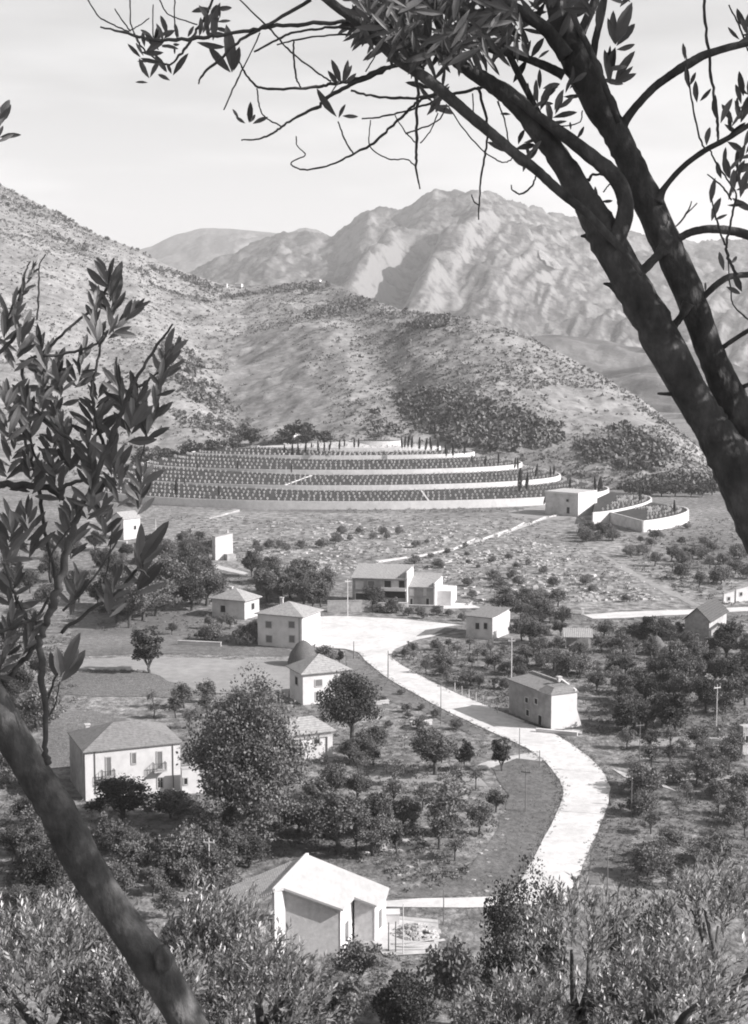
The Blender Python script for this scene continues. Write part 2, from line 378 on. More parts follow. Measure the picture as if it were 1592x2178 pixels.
patch('garden_plot', [(1350, 1652), (1480, 1640), (1592, 1648), (1592, 1660), (1480, 1658), (1370, 1668)], M['field'], .045, .9, 1.2)
patch('garden_plot', [(1330, 1740), (1592, 1735), (1592, 1756), (1340, 1765)], M['grassbank'], .04, .9, 1.2)
patch('garden_plot', [(640, 1650), (800, 1640), (1010, 1650), (1040, 1672), (900, 1668), (780, 1662)], M['field'], .04, .9, 1.2)
patch('garden_plot', [(790, 1790), (880, 1782), (900, 1800), (800, 1815)], M['path'], .04, .6, 1.0)
patch('garden_plot', [(1250, 1500), (1592, 1495), (1592, 1512), (1260, 1520)], M['grassbank'], .04, .8, 1.5)
patch('vineyard_ground', [(170, 1305), (420, 1300), (560, 1370), (620, 1384), (620, 1396), (350, 1390), (165, 1396)], M['grassbank'], .045, .3)
patch('grass_verge', [(1045, 1628), (1110, 1610), (1152, 1616), (1186, 1655), (1200, 1684), (1160, 1775), (1110, 1862), (1000, 1905), (840, 1912), (1000, 1850), (1060, 1760), (1080, 1690)], M['grassbank'], .05, .5)
patch('grass_verge', [(762, 1392), (785, 1416), (825, 1447), (880, 1479), (960, 1522), (1040, 1559), (1000, 1562), (900, 1512), (820, 1490), (740, 1440), (735, 1385)], M['grassbank'], .055, .3)
patch('grass_verge', [(1240, 1880), (1268, 1792), (1302, 1700), (1340, 1712), (1345, 1790), (1310, 1880)], M['grassbank'], .05, .8)

ROAD_L = [(1080, 1925), (1118, 1855), (1165, 1770), (1192, 1712), (1198, 1680), (1182, 1648), (1150, 1612), (1100, 1582), (1040, 1555), (960, 1518), (880, 1475), (825, 1443), (785, 1412), (762, 1388)]
ROAD_R = [(1205, 1925), (1232, 1862), (1262, 1790), (1288, 1728), (1298, 1685), (1284, 1645), (1245, 1605), (1190, 1568), (1130, 1540), (1060, 1512), (960, 1470), (880, 1430), (838, 1403), (833, 1392)]
def road():
    mb = MB()
    A = curve([tuple(gnd(*p))[:2] for p in ROAD_L], 8); B = curve([tuple(gnd(*p))[:2] for p in ROAD_R], 8)
    for k, (a, b) in enumerate(zip(A, B)):
        w1, w2 = noise.noise(V((k * .31, 0, 0))) * .15, noise.noise(V((k * .31, 9, 0))) * .15
        mb.v += [(a[0] + w1, a[1], .09), (b[0] + w2, b[1], .09)]
    for k in range(len(A) - 1): mb.f.append((2 * k, 2 * k + 1, 2 * k + 3, 2 * k + 2))
    mb.build('road', M['road'], kind='structure')
road()
patch('square', [(762, 1388), (800, 1404), (833, 1392), (842, 1382), (880, 1364), (925, 1354), (985, 1331), (860, 1318), (740, 1311), (676, 1312), (670, 1378), (735, 1381)], M['road'], .11, .25)
patch('grass_island', [(886, 1355), (905, 1341), (970, 1331), (985, 1331), (950, 1347)], M['grassbank'], .14, .2)
patch('side_road', [(1240, 1308), (1320, 1302), (1470, 1297), (1620, 1290), (1620, 1299), (1470, 1307), (1330, 1315), (1262, 1317)], M['road'], .08, .2)
patch('path', [(945, 1282), (1000, 1284), (1025, 1294), (940, 1296), (900, 1296)], M['road'], .08, .2)
patch('path', [(1270, 1175), (1300, 1190), (1380, 1232), (1480, 1282), (1500, 1291), (1470, 1287), (1370, 1238), (1290, 1198)], M['field'], .06, .9)
patch('path', [(420, 1197), (455, 1200), (530, 1219), (520, 1223), (440, 1206)], M['path'], .06, .3)
patch('path', [(1000, 1634), (1075, 1610), (1150, 1600), (1165, 1622), (1100, 1614), (1050, 1632), (1010, 1640)], M['path'], .075, .3)
patch('path', [(818, 1918), (900, 1912), (1085, 1908), (1085, 1930), (900, 1932), (818, 1930)], M['road'], .07, .2)
patch('path', [(230, 1880), (340, 1882), (345, 1888), (230, 1887)], M['path'], .07, .2)
patch('path', [(1300, 1634), (1340, 1650), (1400, 1662), (1440, 1684), (1390, 1668), (1330, 1655)], M['path'], .07, .3)
patch('builders_yard', [(780, 1985), (830, 1950), (930, 1958), (932, 2030), (820, 2034)], M['path'], .08, .4)
patch('yard', [(1070, 1523), (1110, 1538), (1190, 1560), (1236, 1562), (1240, 1552), (1170, 1556), (1110, 1536)], M['path'], .12, .15)
# ------------------------------------------------------------------ houses
class House:
    """corner K is the vertical edge nearest the camera; face L runs from it to the left, face R to the right"""
    def __init__(s, name, label, K, left, right, phi, eave, wall='white', roof='hip', rise=1.6, over=.45, rmat='roof_l', base=0.0, group=None, cat='house', ridge=None, K3=None, sink=.3):
        s.K = K3 or gnd(K[0], K[1], base); ph = R(phi); s.ph = ph
        s.dl, s.dr = V((-cos(ph), sin(ph), 0)), V((sin(ph), cos(ph), 0))
        s.L = bis(lambda q: proj(s.K + s.dl * q)[0] - left, .2, 60)
        s.W = bis(lambda q: proj(s.K + s.dr * q)[0] - right, .2, 60)
        s.h = bis(lambda q: proj(s.K + V((0, 0, q)))[1] - eave, .3, 40)
        c = s.K + s.dl * s.L / 2 + s.dr * s.W / 2
        s.root = empty(name, c, -ph, label=label, cat=cat, group=group)
        L, W, h = s.L, s.W, s.h
        s.x0, s.x1, s.y0, s.y1 = -L / 2, L / 2, -W / 2, W / 2
        mb = MB(); mb.box(s.x0, s.x1, s.y0, s.y1, -sink, h); s.wall = mb.build('wall', M[wall], s.root)
        s.roofobj = None
        if roof: s.roof_(roof, rise, over, rmat)
    def roof_(s, kind, rise, o, rmat):
        x0, x1, y0, y1, h = s.x0 - o, s.x1 + o, s.y0 - o, s.y1 + o, s.h
        if kind == 'flat': x0, x1, y0, y1 = s.x0 - .05, s.x1 + .05, s.y0 - .05, s.y1 + .05
        z = h - .02; t = .16; mb = MB()
        if kind == 'hip':
            w, d = x1 - x0, y1 - y0; k = min(w, d) / 2 * .96
            if w >= d: a, b = (x0 + k, (y0 + y1) / 2), (x1 - k, (y0 + y1) / 2)
            else: a, b = ((x0 + x1) / 2, y0 + k), ((x0 + x1) / 2, y1 - k)
            v = [(x0, y0, z), (x1, y0, z), (x1, y1, z), (x0, y1, z), (x0, y0, z + t), (x1, y0, z + t), (x1, y1, z + t), (x0, y1, z + t), (*a, z + t + rise), (*b, z + t + rise)]
            f = [(3, 2, 1, 0), (0, 1, 5, 4), (1, 2, 6, 5), (2, 3, 7, 6), (3, 0, 4, 7)]
            if w >= d: f += [(4, 5, 9, 8), (5, 6, 9), (6, 7, 8, 9), (7, 4, 8)]
            else: f += [(4, 5, 8), (5, 6, 9, 8), (6, 7, 9), (7, 4, 8, 9)]
            mb.v, mb.f = v, f
            s.apex = [V((*a, z + t + rise)), V((*b, z + t + rise))]
        elif kind == 'pyr':
            mb.v = [(x0, y0, z), (x1, y0, z), (x1, y1, z), (x0, y1, z), (x0, y0, z + t), (x1, y0, z + t), (x1, y1, z + t), (x0, y1, z + t), ((x0 + x1) / 2, (y0 + y1) / 2, z + t + rise)]
            mb.f = [(3, 2, 1, 0), (0, 1, 5, 4), (1, 2, 6, 5), (2, 3, 7, 6), (3, 0, 4, 7), (4, 5, 8), (5, 6, 8), (6, 7, 8), (7, 4, 8)]
        elif kind in ('gablex', 'gabley'):             # ridge along local x / y
            if kind == 'gablex':
                ym = (y0 + y1) / 2
                mb.slab([(x0, y0, z), (x1, y0, z), (x1, ym, z + rise), (x0, ym, z + rise)], t); mb.slab([(x0, ym, z + rise), (x1, ym, z + rise), (x1, y1, z), (x0, y1, z)], t)
                g = [(s.y0, h), (s.y1, h), (0, h + rise - .12)]
                for x in (s.x0, s.x1 - .25):
                    gm = MB(); gm.hexa([(x, s.y0, h - .01), (x + .25, s.y0, h - .01), (x + .25, s.y1, h - .01), (x, s.y1, h - .01), (x, -.01, h + rise - .2), (x + .25, -.01, h + rise - .2), (x + .25, .01, h + rise - .2), (x, .01, h + rise - .2)]); gm.build('gable', s.wall.data.materials[0], s.root)
            else:
                xm = (x0 + x1) / 2
                mb.slab([(x0, y1, z), (x0, y0, z), (xm, y0, z + rise), (xm, y1, z + rise)], t); mb.slab([(xm, y1, z + rise), (xm, y0, z + rise), (x1, y0, z), (x1, y1, z)], t)
                for y in (s.y0, s.y1 - .25):
                    gm = MB(); gm.hexa([(s.x0, y, h - .01), (s.x1, y, h - .01), (s.x1, y + .25, h - .01), (s.x0, y + .25, h - .01), (-.01, y, h + rise - .2), (.01, y, h + rise - .2), (.01, y + .25, h + rise - .2), (-.01, y + .25, h + rise - .2)]); gm.build('gable', s.wall.data.materials[0], s.root)
            s.apex = [V((0, 0, z + rise))]
        elif kind == 'shed':                           # eave over face L, higher at the back
            mb.slab([(x0, y0, z + .1), (x1, y0, z + .1), (x1, y1, z + rise), (x0, y1, z + rise)], t)
            gm = MB(); gm.hexa([(s.x0, s.y0 + .1, h - .01), (s.x1, s.y0 + .1, h - .01), (s.x1, s.y1, h - .01), (s.x0, s.y1, h - .01), (s.x0, s.y0 + .1, h + .02), (s.x1, s.y0 + .1, h + .02), (s.x1, s.y1, h + rise - .25), (s.x0, s.y1, h + rise - .25)])
            gm.build('gable', s.wall.data.materials[0], s.root); s.apex = [V((0, s.y1, z + rise))]
        elif kind == 'flat':
            mb.box(x0, x1, y0, y1, z, z + .22); s.apex = [V((0, 0, z + .2))]
        s.roofobj = mb.build('roof', M[rmat], s.root)
    def fpt(s, face, px, py):                          # place on a face seen at (px,py), as (along, height)
        d = ray(px, py)
        n = s.dr if face == 'L' else s.dl
        k = (s.K - CAM).dot(n) / d.dot(n); p = CAM + d * k - s.K
        return (s.L / 2 + p.dot(-s.dl), p.z) if face == 'L' else (-s.W / 2 + p.dot(s.dr), p.z)
    def fbox(s, mb, face, a0, a1, z0, z1, d0, d1):
        if face == 'L': mb.box(a0, a1, s.y0 - d1, s.y0 - d0, z0, z1)
        else: mb.box(s.x1 + d0, s.x1 + d1, a0, a1, z0, z1)
    def rect(s, face, px0, py0, px1, py1):
        a, b = s.fpt(face, px0, (py0 + py1) / 2)[0], s.fpt(face, px1, (py0 + py1) / 2)[0]
        pm = (px0 + px1) / 2; return min(a, b), max(a, b), s.fpt(face, pm, py1)[1], s.fpt(face, pm, py0)[1]
    def window(s, face, px0, py0, px1, py1, kind='glass', name='window', fr='concrete'):
        a0, a1, z0, z1 = s.rect(face, px0, py0, px1, py1); f = .13
        mb = MB()
        s.fbox(mb, face, a0 - f, a0, z0 - f, z1 + f, -.05, .07); s.fbox(mb, face, a1, a1 + f, z0 - f, z1 + f, -.05, .07)
        s.fbox(mb, face, a0, a1, z1, z1 + f, -.05, .068); s.fbox(mb, face, a0, a1, z0 - f, z0, -.05, .10)
        am = (a0 + a1) / 2
        if kind == 'glass': s.fbox(mb, face, am - .035, am + .035, z0, z1, -.03, .045); s.fbox(mb, face, a0, a1, z0 + (z1 - z0) * .6, z0 + (z1 - z0) * .6 + .05, -.03, .043)
        w = mb.build(name, M[fr], s.root)
        pm = MB(); s.fbox(pm, face, a0, a1, z0, z1, -.04, .02); pm.build('pane' if kind == 'glass' else ('shutter' if kind == 'shutter' else 'panel'), M[kind], w)
        return w
    def door(s, face, px0, py0, px1, py1):
        w = s.window(face, px0, py0, px1, py1, 'dark', 'door')
    def balcony(s, face, px0, px1, pyfloor, hgt=1.0, dep=.9):
        a0, a1, z0, z1 = s.rect(face, px0, pyfloor - 5, px1, pyfloor)
        mb = MB(); s.fbox(mb, face, a0, a1, z0 - .15, z0, -.02, dep); o = mb.build('balcony', M['concrete'], s.root)
        rm = MB(); n = int((a1 - a0) / .16)
        for i in range(n + 1):
            a = a0 + (a1 - a0 - .04) * i / n; s.fbox(rm, face, a, a + .035, z0, z0 + hgt, dep - .05, dep - .015)
        for d in (0.05, .3, .55): 
            for a in (a0, a1 - .035): s.fbox(rm, face, a, a + .035, z0, z0 + hgt, d, d + .035)
        s.fbox(rm, face, a0, a1, z0 + hgt, z0 + hgt + .05, dep - .07, dep)
        for a in (a0, a1 - .05): s.fbox(rm, face, a, a + .05, z0 + hgt, z0 + hgt + .045, 0, dep - .07)
        rm.build('railing', M['iron'], o)
    def pipe(s, face, px, py0, py1):
        a, z1 = s.fpt(face, px, py0); z0 = max(.0, s.fpt(face, px, py1)[1])
        mb = MB(); s.fbox(mb, face, a - .05, a + .05, z0, s.h - .05, .0, .1); mb.build('drainpipe', M['shutter'], s.root)
    def chimney(s, x, y, h=1.0, w=.55, z=None):
        z = s.h if z is None else z; mb = MB(); mb.box(x - w / 2, x + w / 2, y - w / 2, y + w / 2, z, z + h); mb.box(x - w / 2 - .1, x + w / 2 + .1, y - w / 2 - .1, y + w / 2 + .1, z + h + .002, z + h + .12)
        mb.build('chimney', M['plaster'], s.roofobj or s.root)
    def box(s, name, x0, x1, y0, y1, z0, z1, m='white', parent=None):
        mb = MB(); mb.box(x0, x1, y0, y1, z0, z1); return mb.build(name, M[m], parent or s.root)

# wide farmhouse, lower left
A = House('farmhouse', 'wide white two storey farmhouse with grey hip roof, iron balcony and drainpipes', (183, 1704), 152, 385, 68, 1600, roof='hip', rise=2.1, over=.3, rmat='roof_m')
A.box('side_wall', A.x0 + .02, A.x1 - .2, A.y0 - .12, A.y0 - .003, -.3, A.h - .1, 'painted_shade')  # dark sheet over the white side face, its shade given as colour
for q in ((227, 1611, 236, 1650), (335, 1599, 345, 1635)): A.window('R', *q, 'shutter')
A.window('R', 281, 1602, 289, 1624, 'shutter'); A.window('R', 336, 1654, 346, 1675, 'glass')
A.window('R', 228, 1668, 240, 1690, 'glass')
A.balcony('R', 326, 352, 1637); A.balcony('R', 217, 243, 1653)
A.pipe('R', 202, 1606, 1690); A.pipe('R', 368, 1587, 1690); A.chimney(A.x0 + 1.4, A.y0 + 2.0, 1.3)
A.box('lean_to', A.x0 - 2.2, A.x0 - .003, A.y0 + .4, A.y0 + 4, -.3, 2.3); 
mb = MB(); mb.box(A.x0 - 2.4, A.x0 - .005, A.y0 + .2, A.y0 + 4.2, 2.302, 2.45); mb.build('lean_to_roof', M['roof_m'], A.root)
A2 = House('outbuilding', 'low white outbuilding with sunlit flat wall beside the wide farmhouse', (388, 1690), 386, 432, 70, 1637, roof='flat', rmat='concrete')
A2.window('R', 392, 1655, 399, 1668, 'dark')

# house C between the trees
Ch = House('village_house', 'white house with pale hip roof in front of the dark haystack', (645, 1500), 617, 742, 66, 1434, roof='pyr', rise=2.3, over=.5, rmat='roof_l')
Ch.window('R', 671, 1446, 685, 1459, 'shutter'); Ch.window('R', 712, 1442, 724, 1454, 'shutter'); Ch.window('L', 629, 1440, 634, 1456, 'dark'); Ch.window('R', 672, 1472, 684, 1490, 'glass')
D = House('cottage', 'small white cottage with pale tiled roof, half hidden by the biggest tree', (598, 1622), 575, 706, 66, 1566, roof='hip', rise=1.7, over=.5, rmat='roof_l')
D.box('cornice', D.x1 - .002, D.x1 + .2, D.y0, D.y1 + .1, D.h - .75, D.h - .5, 'concrete')
D.box('pilaster', D.x1 - .003, D.x1 + .22, D.y1 - .7, D.y1 + .06, -.3, D.h - .76); D.window('R', 668, 1566, 680, 1582, 'dark')
E = House('village_house', 'white two storey house with four shuttered windows and a pyramid roof beside the square', (643, 1381), 549, 682, 24, 1313, wall='white', roof='pyr', rise=2.0, over=.5, rmat='roof_l')
for q in ((566, 1322, 578, 1335), (615, 1322, 627, 1335), (567, 1352, 579, 1366), (616, 1352, 627, 1366)): E.window('L', *q, 'shutter')
E.window('R', 655, 1325, 662, 1338, 'plaster'); E.chimney(E.x0 + 2.5, 1.2, 1.9, z=E.h + .5); E.pipe('L', 637, 1316, 1378)
mb = MB(); mb.tube([(E.x0 + 3.2, .3, E.h + 1), (E.x0 + 3.2, .3, E.h + 4.2)], [.05, .04], 6); mb.build('aerial', M['iron'], E.roofobj)
G1 = House('village_house', 'low house with a bright pyramid roof among dark trees, above the four-window house', (521, 1318), 452, 552, 27, 1279, wall='plaster', roof='pyr', rise=2.0, over=.5, rmat='roof_l')
G1.window('L', 470, 1288, 480, 1302, 'dark'); G1.window('R', 535, 1283, 541, 1296, 'dark'); G1.chimney(-1, 0, .8, z=G1.h + 1.4)
# villa: a long block with an open loggia and a lower wing, shade coloured into both fronts
Vv = House('villa', 'long two storey villa with open loggia and pale sloping roof', (864, 1291), 750, 877, 10, 1232, wall='painted_shade', roof='shed', rise=1.9, over=.35, rmat='roof_l')
Vv.window('L', 757, 1236, 773, 1252, 'plaster'); Vv.window('L', 783, 1236, 797, 1252, 'shutter'); 
Vv.window('L', 818, 1235, 832, 1251, 'dark', 'loggia'); Vv.window('L', 835, 1235, 847, 1251, 'plaster', 'loggia'); Vv.window('L', 849, 1235, 861, 1251, 'dark', 'loggia')
Vv.window('L', 818, 1258, 862, 1272, 'dark', 'loggia'); Vv.window('L', 757, 1262, 790, 1276, 'dark', 'doorway')
a0, a1, z0, z1 = Vv.rect('L', 812, 1252, 864, 1256)
mb = MB(); Vv.fbox(mb, 'L', a0, a1, z0, z1, .0, .9); Vv.fbox(mb, 'L', a0, a1, z1 + .002, z1 + .35, .75, .9); mb.build('balcony', M['white'], Vv.root)
Vv.box('gable_wall', Vv.x1 + .003, Vv.x1 + .3, Vv.y0 - .3, Vv.y1, -.3, Vv.h + 1.6)
Vw = House('villa_wing', 'lower villa wing with a white right end and two narrow dark doors', (923, 1291), 865, 939, 12, 1250, wall='painted_shade', roof='shed', rise=1.7, over=.25, rmat='roof_l')
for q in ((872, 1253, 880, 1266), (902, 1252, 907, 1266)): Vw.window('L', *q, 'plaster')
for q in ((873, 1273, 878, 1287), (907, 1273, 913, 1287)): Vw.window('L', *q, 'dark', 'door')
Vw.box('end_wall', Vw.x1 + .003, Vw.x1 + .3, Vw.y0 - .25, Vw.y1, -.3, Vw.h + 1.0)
Vw.box('annexe', Vw.x1 + .303, Vw.x1 + 3.5, Vw.y0 + 2, Vw.y1, -.3, Vw.h - 1.0)
def gbox(name, label, cat, pa, pb, w, h, m, z=-.2, group=None):   # a straight low wall on the ground between two seen places
    a, b = gnd(*pa), gnd(*pb); d = b - a; L = d.length
    o = MB(); o.box(0, L, 0, w, z, h); o.box(-.06, L + .06, -.06, w + .06, h + .003, h + .1)
    r = o.build(name, M[m], label=label, cat=cat, group=group); r.location = a; r.rotation_euler = (0, 0, math.atan2(d.y, d.x)); return r
gbox('garden_wall', 'weathered grey garden wall left of the long villa', 'wall', (697, 1302), (792, 1301), .3, 2.4, 'oldstone')
gbox('garden_wall', 'low white retaining wall in front of the villa loggia', 'wall', (795, 1298), (868, 1297), .4, 1.5, 'plaster')
gbox('garden_wall', 'low grey retaining wall under the villa wing', 'wall', (870, 1301), (944, 1303), .4, 1.4, 'plaster')
T1 = House('tower_house', 'narrow tall white house standing alone on the meadow', (459, 1192), 452, 496, 62, 1142, roof='shed', rise=.9, over=.1, rmat='roof_l', wall='white')
T1.chimney(0, 1.5, .9, z=T1.h + .5); T1.box('porch', T1.x1 + .003, T1.x1 + 2, T1.y0 + 2.5, T1.y1, -.3, 1.6, 'oldstone')
I1 = House('barn', 'white gabled barn behind the left olive shoots, below the cemetery wall', (264, 1148), 238, 299, 40, 1104, roof='gabley', rise=1.9, over=.3, wall='white', rmat='roof_l', cat='barn')
I1.window('R', 285, 1118, 290, 1126, 'dark')
gbox('low_wall', 'short bright white wall below the gabled barn', 'wall', (232, 1163), (270, 1166), .4, 1.8, 'white')
J1 = House('roadside_house', 'flat roofed house with a blank white wall at the edge of the square', (1046, 1361), 992, 1083, 30, 1315, wall='plaster', roof='shed', rise=.8, over=.2, rmat='roof_m')
J1.box('end_wall', J1.x1 + .003, J1.x1 + .2, J1.y0, J1.y1, -.3, J1.h + .1); J1.window('L', 1012, 1325, 1020, 1338, 'dark'); J1.window('L', 1030, 1325, 1037, 1338, 'dark')
L1 = House('stone_house', 'stone house with a dark pitched roof at the right, behind trees', (1508, 1366), 1456, 1545, 28, 1322, wall='oldstone', roof='gabley', rise=2.6, over=.4, rmat='roof_d')
L2 = House('white_shed', 'small white gabled shed in front of the dark roofed stone house', (1513, 1372), 1508, 1550, 76, 1340, roof='gablex', rise=1.2, over=.15, rmat='roof_l', cat='shed')
L2.window('R', 1519, 1352, 1526, 1364, 'dark')
for k, q in enumerate(((1540, 1285, 1537, 1562, 1262), (1566, 1280, 1563, 1592, 1252))):
    h = House('cottage', ['small white cottage by the far right road, left of its pair', 'small white cottage at the right picture edge beside the road'][k], q[:2], q[2], q[3], 70, q[4], roof='shed', rise=.7, over=.2)
    h.window('R', q[0] + 8, q[4] + 8, q[0] + 13, q[4] + 15, 'dark')
Z1 = House('stone_hut', 'stone hut with a flat pale roof at the right picture edge among trees', (1580, 1606), 1572, 1650, 72, 1548, wall='oldstone', roof='flat', rmat='concrete', cat='hut')
Z1.window('R', 1586, 1565, 1592, 1580, 'dark')
# open shelter
p = gnd(1202, 1380); sh = empty('open_shelter', p, R(-6), label='open shelter with a pale sloping roof on posts among garden trees', cat='shelter')
w_ = bis(lambda q: proj(p + V((q, 0, 0)))[0] - 1256, .5, 30)
for x in (.15, w_ / 2, w_ - .15):
    for y, hh in ((.15, 2.2), (3.6, 3.0)):
        mb = MB(); mb.box(x - .11, x + .11, y - .11, y + .11, -.2, hh); mb.build('post', M['white'], sh)
mb = MB(); mb.slab([(-.4, -.4, 2.36), (w_ + .4, -.4, 2.36), (w_ + .4, 4, 3.25), (-.4, 4, 3.25)], .14); mb.build('roof', M['roof_l'], sh)
mb = MB(); mb.box(.3, w_ - .3, 3.3, 3.5, -.2, 2.6); mb.build('back_wall', M['oldstone'], sh)
gbox('gate_pillar', 'small white pillar at the end of the side road', 'pillar', (1237, 1308), (1243, 1308), .6, 1.3, 'white')

# long house by the road with shade coloured into its long side and a white end wall
Mh = House('long_house', 'tall narrow house by the road bend, shaded long side and blinding white end wall', (1172, 1553), 1083, 1226, 63, 1478, roof=None, wall='painted_shade')
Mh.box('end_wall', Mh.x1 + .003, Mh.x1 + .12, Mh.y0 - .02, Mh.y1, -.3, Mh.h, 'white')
z = Mh.h; mb = MB(); x0, x1, y0, y1 = Mh.x0 - .25, Mh.x1 + .3, Mh.y0 - .35, Mh.y1 + .2
xa = Mh.x1 - 3.2
mb.hexa([(xa, y0, z), (x1, y0, z), (x1, y1, z), (xa, y1, z), (xa, y0 + 1.6, z + .75), (x1 - 1.4, y0 + 1.6, z + .75), (x1 - 1.4, y1, z + .75), (xa, y1, z + .75)])
Mh.roofobj = mb.build('roof', M['roof_m'], Mh.root)
mb = MB(); mb.slab([(x0, y0, z + .1), (xa - .01, y0, z + .1), (xa - .01, y1, z + .55), (x0, y1, z + .55)], .15); mb.build('rear_roof', M['roof_m'], Mh.root)
mb = MB(); mb.hexa([(Mh.x1 - 4.0, Mh.y1 - .3, z - .1), (Mh.x1 + .02, Mh.y1 - .3, z - .1), (Mh.x1 + .02, Mh.y1 + .02, z - .1), (Mh.x1 - 4.0, Mh.y1 + .02, z - .1),
         (Mh.x1 - 4.0, Mh.y1 - .3, z + 1.25), (Mh.x1 + .02, Mh.y1 - .3, z + .35), (Mh.x1 + .02, Mh.y1 + .02, z + .35), (Mh.x1 - 4.0, Mh.y1 + .02, z + 1.25)]); mb.build('parapet', M['white'], Mh.root)
Mh.box('ridge_wall', x0, Mh.x1 - 4.05, Mh.y1 - .28, Mh.y1 + .04, z - .1, z + .85, 'oldstone')
Mh.chimney(Mh.x1 - 3.8, Mh.y1 - .6, .7, z=z + .8)
mb = MB(); mb.hexa([(Mh.x1 - 1.6, Mh.y1 - .002, -.3), (Mh.x1 + .03, Mh.y1 - .002, -.3), (Mh.x1 + .03, Mh.y1 + 1.1, -.3), (Mh.x1 - 1.6, Mh.y1 + 1.1, -.3), (Mh.x1 - 1.6, Mh.y1 - .001, 2.6), (Mh.x1 + .03, Mh.y1 - .001, 2.6), (Mh.x1 + .03, Mh.y1 + .08, 2.6), (Mh.x1 - 1.6, Mh.y1 + .08, 2.6)]); mb.build('buttress', M['white'], Mh.root)
for q in ((1118, 1484, 1124, 1494), (1138, 1486, 1144, 1497), (1120, 1510, 1126, 1522)): Mh.window('L', *q, 'dark', fr='plaster')
Mh.door('L', 1146, 1522, 1153, 1542); Mh.window('R', 1202, 1511, 1208, 1521, 'shutter', fr='white')
gbox('roadside_wall', 'low white kerb wall at the foot of the long house', 'wall', (1140, 1558), (1228, 1566), .4, .5, 'white')

